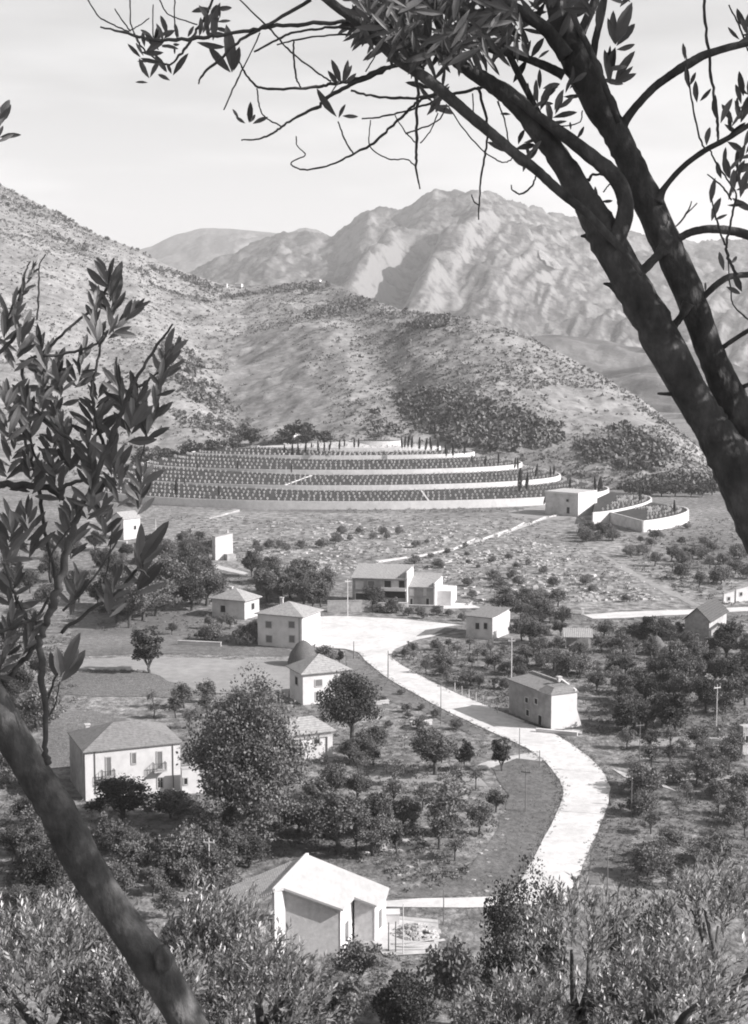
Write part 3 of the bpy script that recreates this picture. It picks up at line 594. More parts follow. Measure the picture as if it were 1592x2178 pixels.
# brick house with stepped bays and a big white roof, bottom centre
def stepped_house():
    z0 = 6.8
    R0, R1 = gnd(583, 1893, z0), gnd(654, 1817, z0)
    E1 = gnd(730, 1934, 4.6)
    n = (R1 - R0).cross(E1 - R0).normalized()
    def hit(px, py, d=0):
        r = ray(px, py); return CAM + r * ((R0 - CAM).dot(n) / r.dot(n))
    V1 = hit(604, 1889); P2, P3, Q0, Q = hit(754, 1908), hit(801, 1926), hit(823, 1906), hit(828, 1888)
    c = V((R0.x + 3, R0.y + 4, 0))
    root = empty('brick_house', c, 0, label='unfinished pale brick house with stepped bays under a big white roof', cat='house')
    lo = lambda p, dz=0: V((p.x - c.x, p.y - c.y, p.z + dz))
    mb = MB(); mb.slab([lo(p) for p in (R0, V1, E1, P2, P3, Q0, Q, R1)], .22); rf = mb.build('roof_slope', M['roof_white'], root, label='blank white right roof slope')
    if True:
        g = (R1 - R0); L1_ = V((-6.9, -1.6, -2.0))
        a, b = gnd(425, 1962, 3.3), gnd(462, 1897, 3.1)
        mb = MB(); mb.slab([lo(R0, -.03), lo(R1, -.03), lo(b), lo(a)], .2); mb.build('tiled_roof', M['roof_y'], root, label='grey tiled left roof slope')
        mb = MB(); d = (R1 - R0)
        mb.slab([lo(R0, .14) + V((-.14, 0, 0)), lo(R0, .14) + V((.14, 0, 0)), lo(R1, .14) + V((.14, 0, 0)), lo(R1, .14) + V((-.14, 0, 0))], .16); mb.build('ridge_cap', M['white'], root)
        # body of the house under both slopes
        zr = lambda x, y: (R0 - n * 0).z - (n.x * (x - R0.x) + n.y * (y - R0.y)) / n.z
    def wallseg(name, p, q, m, t=.25, inset=0.0, top=None):      # vertical wall between plan points p,q, up to the roof underside
        d = (q - p); d.z = 0; s_ = V((d.y, -d.x, 0)).normalized() * t
        tp = [p, q, q - s_, p - s_]
        bot = [(w.x - c.x, w.y - c.y, -.3) for w in tp]; tops = []
        for w in tp:
            zz = zr(w.x, w.y) - .24 if top is None else top
            tops.append((w.x - c.x, w.y - c.y, zz))
        o = MB(); o.hexa(bot + tops); return o.build(name, M[m], root)
    f2 = lambda p, dx, dy: V((p.x + dx, p.y + dy, 0))
    # bays: brick walls set back under the roof edge
    w1 = wallseg('brick_wall', f2(V1, .1, .5), f2(E1, -.3, .5), 'brick')
    w2 = wallseg('brick_wall', f2(P2, .0, .5), f2(P3, -.2, .5), 'brick')
    # white fins facing right
    wallseg('fin_wall', f2(E1, -.25, .45), f2(P2, -.12, .9), 'white', .3)
    wallseg('fin_wall', f2(P3, -.15, .45), f2(Q0, -.2, .5), 'white', .3)
    wallseg('fin_wall', f2(Q0, -.2, .55), f2(Q, -.3, .1), 'white', .3)
    wallseg('fin_wall', f2(R0, .05, .15), f2(V1, .1, .45), 'white', .3)
    wallseg('rear_wall', f2(R1, 0, -.4), f2(Q, -.4, -.35), 'brick')
    # left part, below the tiled slope
    a2, b2 = R0 + V((-6.4, -1.2, 0)), R1 + V((-7.9, -3.0, 0))
    wallseg('brick_wall', f2(a2, 0, .6), f2(R0, -.1, .5), 'brick', .25, top=3.6); wallseg('side_wall', f2(b2, 0, 0), f2(a2, 0, .65), 'brick', .25, top=2.8)
    # shallow low brick panel, two little vents, a door and window in the fins
    for (px, py) in ((751, 1966), (779, 1965)):
        Y = P2.y + .5; p = at(px, py, Y); mb = MB(); mb.box(p.x - c.x - .13, p.x - c.x + .13, Y - c.y - .05, Y - c.y + .05, p.z - .13, p.z + .13); mb.build('vent', M['dark'], root)
    d = f2(P2, -.12, .9) - f2(E1, -.25, .45); dn = V((d.y, -d.x, 0)).normalized()
    for k0, k1, zz0, zz1, nm in ((.36, .62, .7, 2.5, 'window'),):
        o = MB(); p, q = f2(E1, -.25, .45) + d * k0, f2(E1, -.25, .45) + d * k1
        P4 = [p + dn * .03, q + dn * .03, q - dn * .1, p - dn * .1]
        o.hexa([(w.x - c.x, w.y - c.y, zz0) for w in P4] + [(w.x - c.x, w.y - c.y, zz1) for w in P4]); o.build(nm, M['shutter'], root)
    d = f2(Q0, -.2, .5) - f2(P3, -.15, .45); dn = V((d.y, -d.x, 0)).normalized()
    o = MB(); p, q = f2(P3, -.15, .45) + d * .4, f2(P3, -.15, .45) + d * .7; P4 = [p + dn * .03, q + dn * .03, q - dn * .1, p - dn * .1]
    o.hexa([(w.x - c.x, w.y - c.y, .8) for w in P4] + [(w.x - c.x, w.y - c.y, 2.6) for w in P4]); o.build('window', M['shutter'], root)
stepped_house()

# small far houses on the hill crest
for k, (px, py, w, h, lab) in enumerate(((480, 608, 9, 7, 'tiny white house on the hill saddle, left of its two neighbours'), (508, 609, 15, 8, 'small white house on the hill saddle, right of a tinier one'), (673, 598, 17, 6, 'low white house on top of the rounded hill crest'))):
    b = hill1.hit(px, py + 3); s = b.y / F
    r = empty('hill_house', b, R(-20), label=lab, cat='house')
    mb = MB(); mb.box(-w * s / 2, w * s / 2, 0, w * s * .6, -4, h * s); mb.build('wall', M['white'], r)
    mb = MB(); a = w * s / 2 + .3
    mb.slab([(-a, -.3, h * s), (a, -.3, h * s), (a, w * s * .3, h * s + 1), (-a, w * s * .3, h * s + 1)], .15); mb.slab([(-a, w * s * .3, h * s + 1), (a, w * s * .3, h * s + 1), (a, w * s * .6 + .3, h * s), (-a, w * s * .6 + .3, h * s)], .15); mb.build('roof', M['roof_l'], r)
# house half hidden above the cemetery trees
b = hill1.hit(612, 934); r = empty('hill_house', b, R(-25), label='small white house among trees above the left of the cemetery', cat='house')
mb = MB(); mb.box(-3, 3, 0, 4, -3, 2.6); mb.build('wall', M['white'], r)
mb = MB(); mb.slab([(-3.3, -.3, 2.6), (3.3, -.3, 2.6), (3.3, 2, 3.6), (-3.3, 2, 3.6)], .15); mb.slab([(-3.3, 2, 3.6), (3.3, 2, 3.6), (3.3, 4.3, 2.6), (-3.3, 4.3, 2.6)], .15); mb.build('roof', M['roof_l'], r)

# ------------------------------------------------------------------ war cemetery on its terraced hill
TER = [  # front py, z top, right px, left px, end py, wall height
    (1068, 2.6, 1300, 205, 1038, 2.9), (1034, 6.4, 1196, 238, 1009, 1.6), (1001, 10.2, 1114, 305, 984, 1.6), (970, 14.0, 1012, 405, 962, 1.4), (954, 16.6, 939, 545, 950, 1.3), (940, 18.9, 856, 742, 938, 1.6)]
ELL = []
for py, z, pr, pl, pe, wh in TER:
    yf = gnd(757, py, z).y; ye = gnd(pr, pe, z).y
    xr, xl = ray(pr, 730).x * ye, ray(pl, 730).x * ye
    ELL.append(((xr + xl) / 2, ye, (xr - xl) / 2, max(6.0, ye - yf), z, wh))
def ell(e, a, k=1.0): return e[0] + cos(a) * e[2] * k, e[1] + sin(a) * e[3] * k
NA = 160
def wallk(a): return .12 + .88 * smooth(1.22 * pi, 1.52 * pi, a) if a > pi * .5 else 1.0
def ang(i): return 2 * pi * i / NA
WLAB = ['lowest and longest white cemetery wall at the foot of the terraces', 'second white cemetery wall counted from the bottom', 'third white cemetery wall counted from the bottom',
        'fourth white cemetery wall counted from the bottom', 'short fifth cemetery wall just below the summit wall', 'shortest white wall, topmost on the cemetery hill']
for k, e in enumerate(ELL):
    mb = MB(); zt, zb = e[4] + .25, e[4] - e[5] - .6
    for i in range(NA):
        x, y = ell(e, ang(i)); d = V((cos(ang(i)) / e[2], sin(ang(i)) / e[3], 0)).normalized() * .55
        mb.v += [(x, y, zb), (x, y, zt), (x - d.x, y - d.y, zt), (x - d.x, y - d.y, zb)]
    for i in range(NA):
        if 13 < i < 76: continue
        a, b = 4 * i, 4 * ((i + 1) % NA)
        mb.f += [(a, b, b + 1, a + 1), (a + 1, b + 1, b + 2, a + 2), (a + 2, b + 2, b + 3, a + 3)]
    mb.build('terrace_wall', M['white'], label=WLAB[k], cat='wall', group='white terrace walls of the cemetery')
    # bed from this wall up to the foot of the next
    mb = MB(); nr = 8
    nx = ELL[k + 1] if k + 1 < len(ELL) else (e[0], e[1] + 1, .5, .5, e[4] + .5, .3)
    for j in range(nr + 1):
        t = j / nr
        for i in range(NA):
            p, q = ell(e, ang(i), 1 - .3 / e[2]), ell(nx, ang(i))
            zz = e[4] + (nx[4] - nx[5] * wallk(ang(i)) - e[4]) * t + .12 * noise.noise(V((p[0] * .3, p[1] * .3, j * .5)))
            mb.v.append((p[0] + (q[0] - p[0]) * t, p[1] + (q[1] - p[1]) * t, zz))
    for j in range(nr):
        for i in range(NA):
            a, b = j * NA + i, j * NA + (i + 1) % NA; mb.f.append((a, b, b + NA, a + NA))
    if k == len(ELL) - 1: mb.f.append(tuple(nr * NA + i for i in range(NA)))
    mb.build('cemetery_terrace', M['bed'] if k != 4 else M['path'], smooth=True, kind='structure')
def crossmesh(mb, o=(0, 0, 0), r=0.0, s=1.0):
    c, sn = cos(r), sin(r)
    def bx(x0, x1, z0, z1, y=.11):
        P = [(x0, -y), (x1, -y), (x1, y), (x0, y)]
        q = [(o[0] + (a * c - b * sn) * s, o[1] + (a * sn + b * c) * s) for a, b in P]
        mb.hexa([(*p_, o[2] + z0 * s) for p_ in q] + [(*p_, o[2] + z1 * s) for p_ in q])
    bx(-.16, .16, -.2, .36); bx(-.33, .33, .361, .62, .108); bx(-.16, .16, .621, .84)
rng = random.Random(5)
spots = []
def bedpt(k, t, a):
    e = ELL[k]; nx = ELL[k + 1] if k + 1 < len(ELL) else e
    p, q = ell(e, a), ell(nx, a)
    return p[0] + (q[0] - p[0]) * t, p[1] + (q[1] - p[1]) * t, e[4] + (nx[4] - nx[5] * wallk(a) - e[4]) * t
for k, rows in enumerate((4, 4, 4, 3)):
    for r in range(rows):
        t = (.12 + .78 * r / (rows - 1)) if rows > 1 else .5
        e = ELL[k]; per = pi * (e[2] + e[3]); a = pi + .05 + (.5 if r % 2 else 0) * 2.3 / e[2]
        while a < 2 * pi + .35:
            ds = math.hypot(sin(a) * e[2], cos(a) * e[3])
            x, y, z = bedpt(k, t, a)
            if rng.random() > .05: spots.append((x + rng.uniform(-.3, .3), y + rng.uniform(-.35, .35), z, a))
            a += (1.95 + .25 * rng.random()) / ds
a = pi
while a < 2 * pi:
    for t in (.3, .65):
        x, y, z = bedpt(4, t, a); spots.append((x, y, z, a))
    a += 2.6 / 22
# lower terraces to the right of the entrance
def arc_terrace(lab, pts, z, zb, back, bedrows):
    P = [gnd(x, y, z) for x, y in pts]; P = [V((*q, z)) for q in curve([(p.x, p.y) for p in P], 6)]
    mb = MB(); n = len(P)
    for i, p in enumerate(P):
        t = (P[min(i + 1, n - 1)] - P[max(0, i - 1)]).normalized(); d = V((-t.y, t.x, 0)) * .5
        mb.v += [(p.x, p.y, zb), (p.x, p.y, z + .3), (p.x + d.x, p.y + d.y, z + .3), (p.x + d.x, p.y + d.y, zb)]
    for i in range(n - 1):
        a, b = 4 * i, 4 * i + 4; mb.f += [(a, b, b + 1, a + 1), (a + 1, b + 1, b + 2, a + 2), (a + 2, b + 2, b + 3, a + 3)]
    mb.f += [(0, 1, 2, 3), (4 * n - 1, 4 * n - 2, 4 * n - 3, 4 * n - 4)]
    mb.build('terrace_wall', M['white'], label=lab, cat='wall', group='white terrace walls of the cemetery')
    B = [gnd(x, y, z) for x, y in back]
    o = MB(); o.poly([(p.x, p.y, z - .02) for p in P] + [(p.x, p.y, z - .02) for p in B])
    o = o.build('cemetery_terrace', M['bed'], kind='structure')
    if o.data.polygons[0].normal.z < 0: o.data.flip_normals()
    for r in range(bedrows):
        k = .12 + .16 * r
        for i in range(2, n - 2, 2):
            c_ = B[0].lerp(B[-1], i / n); q = P[i].lerp(c_, k); 
            spots.append((q.x, q.y, z, 4.8))
arc_terrace('curved white wall ending the lower cemetery terrace right of the entrance block', [(1262, 1092), (1300, 1088), (1340, 1080), (1370, 1072), (1386, 1064), (1384, 1058), (1368, 1054)], 3.6, -1, [(1340, 1050), (1300, 1046), (1266, 1062)], 4)
arc_terrace('lowest curved white wall at the far right tip of the cemetery', [(1368, 1110), (1400, 1106), (1435, 1099), (1458, 1092), (1466, 1086), (1456, 1080), (1430, 1076)], 3.2, -1, [(1385, 1068), (1340, 1076), (1285, 1088)], 4)
a_, b_ = gnd(1290, 1089, 3.2), gnd(1368, 1110, 3.2)
mb = MB(); d_ = b_ - a_; L_ = d_.length; mb.box(0, L_, 0, .5, -4, .3); o = mb.build('terrace_wall', M['plaster'], label='straight wall slanting down from the entrance block to the cemetery tip', cat='wall', group='white terrace walls of the cemetery')
o.location = a_; o.rotation_euler = (0, 0, math.atan2(d_.y, d_.x))
# grave crosses: the nearest three hundred as things of their own, the rest as one mass
spots = [s_ for s_ in spots if not (1150 < proj(s_[:3])[0] < 1275 and s_[1] < 520)]
spots = [s_ for s_ in spots if 200 < proj(s_[:3])[0] < 1480]
spots.sort(key=lambda s_: s_[1])
mb = MB(); crossmesh(mb); me = mb.build('grave_cross', M['cross'])
for i, (x, y, z, a) in enumerate(spots[:300]):
    o = me if i == 0 else me.copy()
    if i: COL.objects.link(o)
    o.location = (x, y, z); o.rotation_euler = (0, 0, rng.uniform(-.15, .15) - .15); o.scale = [rng.uniform(.92, 1.1)] * 3
    tag(o, 'white stone grave cross in the front rows of the cemetery terraces', 'grave cross', 'white grave crosses in the front rows')
mb = MB()
for (x, y, z, a) in spots[300:]: crossmesh(mb, (x, y, z), rng.uniform(-.3, 0), rng.uniform(.92, 1.1))
mb.build('grave_crosses', M['cross'], label='rows of small white grave crosses on the upper terraces', cat='grave crosses', kind='stuff')
# stairway edges on the beds
def onbed(k, t, px):
    return V(bedpt(k, t, bis(lambda a: proj(bedpt(k, t, a))[0] - px, pi * 1.05, pi * 1.9)))
def stair(lab, a, b, w=.9, m='white'):
    d = (b - a); s_ = V((d.y, -d.x, 0)).normalized() * w
    mb = MB(); n = 8
    for i in range(n):
        p, q = a.lerp(b, i / n), a.lerp(b, (i + 1) / n)
        mb.hexa([(*(p - s_)[:2], p.z - .8), (*(p + s_)[:2], p.z - .8), (*(q + s_)[:2], p.z - .8), (*(q - s_)[:2], p.z - .8), (*(p - s_)[:2], q.z + .12), (*(p + s_)[:2], q.z + .12), (*(q + s_)[:2], q.z + .12), (*(q - s_)[:2], q.z + .12)])
    mb.build('stairway', M[m], label=lab, cat='stairs')
stair('bright slanting stairway crossing the left half of the cemetery beds', onbed(1, .04, 606), onbed(1, .92, 664), .3)
stair('narrow stairway crossing the lowest cemetery bed near the middle', onbed(0, .04, 912), onbed(0, .92, 896), .3)
# entrance block
En = House('entrance_building', 'tall flat roofed cemetery entrance block with stone front and bright white side', (1228, 1099), 1160, 1268, 38, 1050, wall='plaster', roof='flat', rmat='concrete', cat='gatehouse')
En.box('side_wall', En.x1 + .003, En.x1 + .35, En.y0 - .01, En.y1, -.4, En.h + .2)
En.door('L', 1206, 1079, 1212, 1092); En.window('L', 1205, 1062, 1210, 1067, 'dark', fr='oldstone'); En.box('cornice', En.x0 - .2, En.x1, En.y0 - .15, En.y0 - .005, En.h - .4, En.h + .19, 'white')
# steps and low wall leading up to the entrance
WP = [(800, 1197), (880, 1187), (962, 1170), (1025, 1148), (1085, 1129), (1130, 1113), (1165, 1101), (1222, 1093)]
for k, (a, b) in enumerate(zip(WP, WP[1:])):
    a2, b2 = (a[0] + 3, a[1]), (b[0] - (4 if k % 2 else 14), b[1])
    gbox('path_wall', '%s piece, from the bottom, of the broken white wall along the cemetery approach' % ['first', 'second', 'third', 'fourth', 'fifth', 'sixth', 'seventh'][k], 'wall', a2, b2, .35, .3, 'plaster', group='pieces of the low wall along the cemetery approach')
patch('path', [(800, 1192), (880, 1183), (962, 1166), (1025, 1145), (1085, 1126), (1165, 1098), (1168, 1102), (1090, 1131), (1025, 1151), (962, 1172), (800, 1200)], M['path'], .07, .2)
pa, pb = gnd(497, 1085), gnd(440, 1108)
stair('dark ramp running down from the left part of the lowest cemetery wall', gnd(440, 1103, .1), gnd(505, 1084, .6), 1.0, 'oldstone')

# ------------------------------------------------------------------ poles, posts, stacks, rubble
def pole(lab, px, pyt, pyb, m='wood', r=.11, arm=True, name='utility_pole', cat='pole', group='utility poles of the village'):
    b = gnd(px, pyb); h = bis(lambda q: proj(b + V((0, 0, q)))[1] - pyt, .2, 30)
    root = empty(name, b, rng.uniform(-.5, .5), label=lab, cat=cat, group=group)
    mb = MB(); mb.tube([(0, 0, -.3), (0, 0, h)], [r, r * .7], 8); mb.build('shaft', M[m], root)
    if arm:
        mb = MB(); mb.box(-.6, .6, -.05, .05, h - .55, h - .43)
        for x in (-.5, 0, .5): mb.tube([(x, 0, h - .43), (x, 0, h - .2)], [.035, .05], 6)
        mb.build('crossarm', M[m], root)
for q in (('white pole standing in front of the flat roofed house', 1088, 1357, 1452, 'white'), ('dark pole on the left verge above the road bend', 938, 1452, 1542, 'wood'),
          ('slim pole on the left verge where the road leaves the square', 826, 1384, 1442, 'wood'), ('dark pole in front of the narrow road near the side path', 1105, 1549, 1618, 'wood'),
          ('dark pole on the grass bank inside the road bend', 1118, 1634, 1727, 'wood'), ('tall pole in the right orchard beyond the road bend', 1360, 1535, 1650, 'wood'),
          ('pale pole among the dense trees near the right edge', 1524, 1456, 1548, 'white'), ('second pole in the right orchard, nearer the road', 1343, 1640, 1738, 'wood'),
          ('pale pole left of the brick house roof', 446, 1782, 1885, 'white'), ('dark pole beside the track right of the brick house', 944, 1893, 1966, 'wood'),
          ('dark pole on the square beside the haystack house', 753, 1364, 1402, 'wood'), ('slim pale pole beside the villa garden wall', 740, 1232, 1312, 'white'),
          ('thin mast rising from the top of the cemetery hill', 807, 900, 960, 'white'), ('pale pole right of the gabled barn', 332, 1104, 1142, 'white'),
          ('thin pole beside the right road bank, low in the picture', 1292, 1812, 1905, 'wood'), ('short pole at the road edge right of the long house', 1148, 1596, 1632, 'wood')):
    pole(q[0], q[1], q[2], q[3], q[4], .10 if q[3] < 1500 else .07, arm=q[3] - q[2] > 75)
for k, (px, t, b, m) in enumerate(((637, 1990, 2050, 'white'), (827, 1962, 2024, 'iron'), (842, 1960, 2026, 'iron'), (858, 1922, 2030, 'white'))):
    pole(['white post in front of the brick house', 'dark post at the yard, left of a pair', 'dark post at the yard, right of a pair', 'tall white post in the builders yard'][k], px, t, b, m, .06, False, 'post', 'post', 'posts around the builders yard')
pole('short dark post at the outer edge of the road bend', 1297, 1688, 1712, 'iron', .12, False, 'road_post', 'post', 'posts along the road edge')
for k in range(7):
    px = 968 + k * 15; pole('%s pale vine stake from the left beside the road hedge' % ['first', 'second', 'third', 'fourth', 'fifth', 'sixth', 'seventh'][k], px, 1452 + k * 7, 1470 + k * 8, 'white', .07, False, 'vine_stake', 'stake', 'pale vine stakes beside the road')
def haystack(lab, px, pyt, pyb, w):
    b = gnd(px, pyb); h = bis(lambda q: proj(b + V((0, 0, q)))[1] - pyt, .2, 30); r = w / 2 * b.y / F
    mb = MB(); prof = [(1.0, -.05), (1.0, .12), (.93, .32), (.80, .52), (.62, .71), (.42, .86), (.2, .965), (0.03, 1.0)]; n = 28
    for k, (q, zz) in enumerate(prof):
        for i in range(n):
            a = 2 * pi * i / n; j = 1 + .13 * noise.noise(V((cos(a) * 2.5, sin(a) * 2.5, zz * 5))); mb.v.append((cos(a) * r * q * j, sin(a) * r * q * j, zz * h))
    for k in range(len(prof) - 1):
        for i in range(n):
            a, c = k * n + i, k * n + (i + 1) % n; mb.f.append((a, c, c + n, a + n))
    mb.f.append(tuple((len(prof) - 1) * n + i for i in range(n)))
    root = empty('haystack', b, 0, label=lab, cat='haystack'); mb.build('hay', M['hay'], root, smooth=True)
    mb = MB(); mb.tube([(0, 0, h * .95), (0.05, 0, h + .7)], [.06, .04], 6); mb.build('centre_pole', M['wood'], root)
haystack('large dark rounded haystack below the four-window house', 646, 1362, 1414, 68)
haystack('pale cone shaped haystack among the trees at the right', 1396, 1352, 1392, 46)
def rocks(mb, p, s, r):
    n = len(mb.v); k = [V((rng.uniform(-1, 1), rng.uniform(-1, 1), rng.uniform(-.3, .8))).normalized() * s * rng.uniform(.6, 1.1) for _ in range(8)]
    base = [(-1, -1, -.4), (1, -1, -.4), (1, 1, -.4), (-1, 1, -.4), (-.7, -.7, .55), (.7, -.7, .55), (.7, .7, .55), (-.7, .7, .55)]
    c, sn = cos(r), sin(r)
    mb.hexa([(p.x + (x * c - y * sn) * s * 1.3 * rng.uniform(.7, 1.15), p.y + (x * sn + y * c) * s * rng.uniform(.7, 1.15), p.z + z_ * s * rng.uniform(.6, 1.2)) for x, y, z_ in base])
mb = MB(); b0 = gnd(886, 1985)
for _ in range(160):
    a, q = rng.uniform(0, 6.3), rng.random() ** .6; rocks(mb, V((cos(a) * q * 2.2, sin(a) * q * 2.2, .9 * (1 - q))), rng.uniform(.12, .3), a)
o = mb.build('rubble_heap', M['rock'], label='heap of pale rubble in the builders yard', cat='rubble', kind='thing'); o.location = b0
for k, (px, py, r_) in enumerate(((880, 2008, .12), (890, 2018, -.15), (905, 2008, .35), (862, 2022, .05))):
    p = gnd(px, py); mb = MB(); mb.box(-2, 2, -.14, .14, 0.1, .22); o = mb.build('timber_plank', M['path'], label=['first, furthest plank on the yard floor', 'long pale plank lying lowest in the middle of the yard', 'pale plank lying askew at the right of the yard', 'pale plank lying at the left front of the yard'][k], cat='plank', group='planks lying in the builders yard')
    o.location = p; o.rotation_euler = (0, 0, r_)
gbox('block_stack', 'stack of pale building blocks right of the brick house', 'blocks', (820, 1968), (850, 1968), 1.2, 1.1, 'white')
gbox('low_wall', 'pale low wall end beside the dark pole on the left verge', 'wall', (875, 1545), (920, 1541), .5, .6, 'white')
gbox('low_wall', 'pale stone slab wall left of the road below the square', 'wall', (800, 1500), (828, 1497), .5, .5, 'path')
gbox('low_wall', 'long pale wall at the foot of the garden below the four-window house', 'wall', (378, 1372), (470, 1376), .4, .8, 'plaster')
# ------------------------------------------------------------------ trees
rt = random.Random(11)
def rdir(r=rt):
    while True:
        v = V((r.uniform(-1, 1), r.uniform(-1, 1), r.uniform(-1, 1)))
        if .05 < v.length < 1: return v.normalized()
def leafq(mb, p, d, n, l, w):
    s = d.cross(n)
    if s.length < 1e-3: s = d.cross(V((.3, .8, .2)))
    s = s.normalized() * w
    mb.quad(p, p + d * l * .45 + s, p + d * l, p + d * l * .45 - s)
def crown(mb, c, rx, rz, nclump, nleaf, leaf, fill=.55, flat=.25, r=rt, nz=.38):
    clumps = []; sd = r.uniform(0, 99)
    for i in range(nclump):
        d = rdir(r); q = (fill + (1 - fill) * r.random()) * r.uniform(.75, 1.05) * (1 + nz * noise.noise(d * 1.7 + V((sd, 0, 0))))
        if d.z < -.55: d.z *= .6
        clumps.append((V((c[0] + d.x * rx * q, c[1] + d.y * rx * q, c[2] + d.z * rz * q)), r.uniform(.16, .38), d))
    for k, s, d in clumps:
        for _ in range(int(nleaf * r.uniform(.6, 1.3))):
            e = rdir(r); e2 = e * (r.random() ** .4)
            p = k + V((e2.x * rx * s, e2.y * rx * s, e2.z * rx * s * .8))
            dd = (rdir(r) + e * .7 + V((0, 0, .15))).normalized(); nn = (e + rdir(r) * .9 + V((0, 0, flat)))
            l = leaf * r.uniform(.6, 1.3); leafq(mb, p, dd, nn, l, l * r.uniform(.28, .45))
    return clumps
def limbs(mb, h0, clumps, r0, n, rx):
    mb.tube([(0, 0, -.3), (.03 * rx, .02, h0 * .5), (0, .04 * rx, h0), (0.02, 0, h0 * 1.5)], [r0 * 1.25, r0, r0 * .85, r0 * .5], 8, .15)
    for k, s, d in rt.sample(clumps, min(n, len(clumps))):
        a = V((0, 0, h0 * rt.uniform(.7, 1.2))); mid = a.lerp(k, .5) + V((0, 0, -.05 * rx)) + rdir() * .06 * rx
        mb.tube([a, mid, k], [r0 * .5, r0 * .3, r0 * .1], 6)
def make_tree(kind):
    tm, cm = MB(), MB()
    if kind == 'orchard':   cl = crown(cm, (0, 0, 2.25), 1.7, 1.45, 36, 75, .22, .35, nz=.65); limbs(tm, 1.3, cl, .13, 9, 1.5); h, lm = 4.0, 'leaf_a'
    elif kind == 'orchard_thin': cl = crown(cm, (0, 0, 2.55), 1.5, 1.6, 30, 42, .20, .3, nz=.65); limbs(tm, 1.5, cl, .11, 11, 1.4); h, lm = 4.3, 'leaf_b'
    elif kind == 'round':   cl = crown(cm, (0, 0, 3.6), 2.7, 2.3, 52, 130, .26, .5); limbs(tm, 1.6, cl, .2, 10, 2.5); h, lm = 6.0, 'leaf_a'
    elif kind == 'dark':    cl = crown(cm, (0, 0, 3.7), 2.6, 2.6, 56, 140, .25, .5); limbs(tm, 1.4, cl, .22, 8, 2.5); h, lm = 6.3, 'leaf_d'
    elif kind == 'bushy':   cl = crown(cm, (0, 0, 1.5), 1.9, 1.45, 34, 110, .21, .45); limbs(tm, .6, cl, .1, 7, 1.6); h, lm = 3.0, 'leaf_b'
    elif kind == 'big':     cl = crown(cm, (0, 0, 8.0), 6.0, 7.2, 250, 230, .30, .45, nz=.25); limbs(tm, 3.0, cl, .5, 14, 5); h, lm = 15.5, 'leaf_a'
    elif kind == 'bigdark': cl = crown(cm, (0, 0, 5.8), 3.9, 4.6, 110, 150, .28, .45); limbs(tm, 2.4, cl, .33, 12, 3.5); h, lm = 10.6, 'leaf_d'
    elif kind == 'pear':    cl = crown(cm, (0, 0, 3.7), 1.6, 3.3, 64, 140, .24, .4, nz=.15); limbs(tm, .7, cl, .17, 6, 1.6); h, lm = 7.5, 'leaf_d'
    elif kind == 'near':    cl = crown(cm, (0, 0, 4.7), 2.3, 2.9, 80, 210, .12, .45); limbs(tm, 2.0, cl, .16, 14, 2.2); h, lm = 7.6, 'leaf_d'
    elif kind == 'far':     cl = crown(cm, (0, 0, 3.2), 2.9, 2.6, 30, 36, .62, .5); limbs(tm, 1.2, cl, .22, 6, 2.5); h, lm = 6.0, 'leaf_d'
    elif kind == 'cypress':
        for i in range(420):
            z = rt.random() ** .8; w = .55 * (math.sin(pi * min(1, (z * .93 + .07)) ** .75) * .9 + .12) ; a = rt.uniform(0, 6.3); q = w * rt.uniform(.55, 1.05)
            p = V((cos(a) * q, sin(a) * q, .3 + z * 6.3)); leafq(cm, p, V((cos(a) * .3, sin(a) * .3, 1)).normalized(), V((cos(a), sin(a), .2)), rt.uniform(.4, .7), .16)
        tm.tube([(0, 0, -.3), (0, 0, 3.0)], [.1, .05], 6); h, lm = 7.0, 'cypress'
    root = empty(kind + '_tree', (0, 0, 0))
    tm.build('trunk', M['bark_far'], root); cm.build('crown', M[lm], root)
    return root, h
PROTO = {}
NAME = {'orchard': 'fruit_tree', 'orchard_thin': 'fruit_tree', 'round': 'broadleaf_tree', 'dark': 'broadleaf_tree', 'bushy': 'bush', 'big': 'broadleaf_tree', 'bigdark': 'broadleaf_tree', 'pear': 'conical_tree', 'far': 'broadleaf_tree', 'near': 'broadleaf_tree', 'cypress': 'cypress_tree'}
for k in NAME: PROTO[k] = [make_tree(k) for _ in range(3 if k in ('orchard', 'orchard_thin', 'round', 'dark', 'bushy', 'far') else (2 if k in ('cypress',) else 1))]
used = set()
def tree(kind, loc, h, label, cat=None, group=None, wide=1.0):
    pr, ph = rt.choice(PROTO[kind])
    if pr.as_pointer() in used: o = copy_tree(pr)
    else: o = pr; used.add(pr.as_pointer())
    o.name = NAME[kind]; o.location = loc; s = h / ph; o.scale = (s * wide, s * wide, s); o.rotation_euler = (rt.gauss(0, .07), rt.gauss(0, .07), rt.uniform(0, 6.28))
    return tag(o, label, cat or ('bush' if kind == 'bushy' else 'tree'), group)
def ptree(kind, px, pyt, pyb, label, wide=1.0, group=None, ground=None):
    b = ground or gnd(px, pyb); h = bis(lambda q: proj(b + V((0, 0, q)))[1] - pyt, .1, 60)
    return tree(kind, b, h, label, None, group, wide)
ptree('big', 530, 1440, 1785, 'biggest broad dark tree beside the wide farmhouse, taller than the roofs', .9)
ptree('bigdark', 752, 1416, 1585, 'tall dark tree in front of the house below the haystack', .95)
ptree('pear', 318, 1322, 1432, 'dark egg-shaped tree standing alone at the edge of the pale field', 1.4)
ptree('dark', 262, 1652, 1745, 'dense dark bush-like tree in front of the wide farmhouse', 1.75)
ptree('bushy', 405, 1700, 1745, 'rounded tree at the right corner of the wide farmhouse', 1.4)
ptree('round', 925, 1548, 1648, 'bushy round tree left of the side path inside the bend', 1.15)
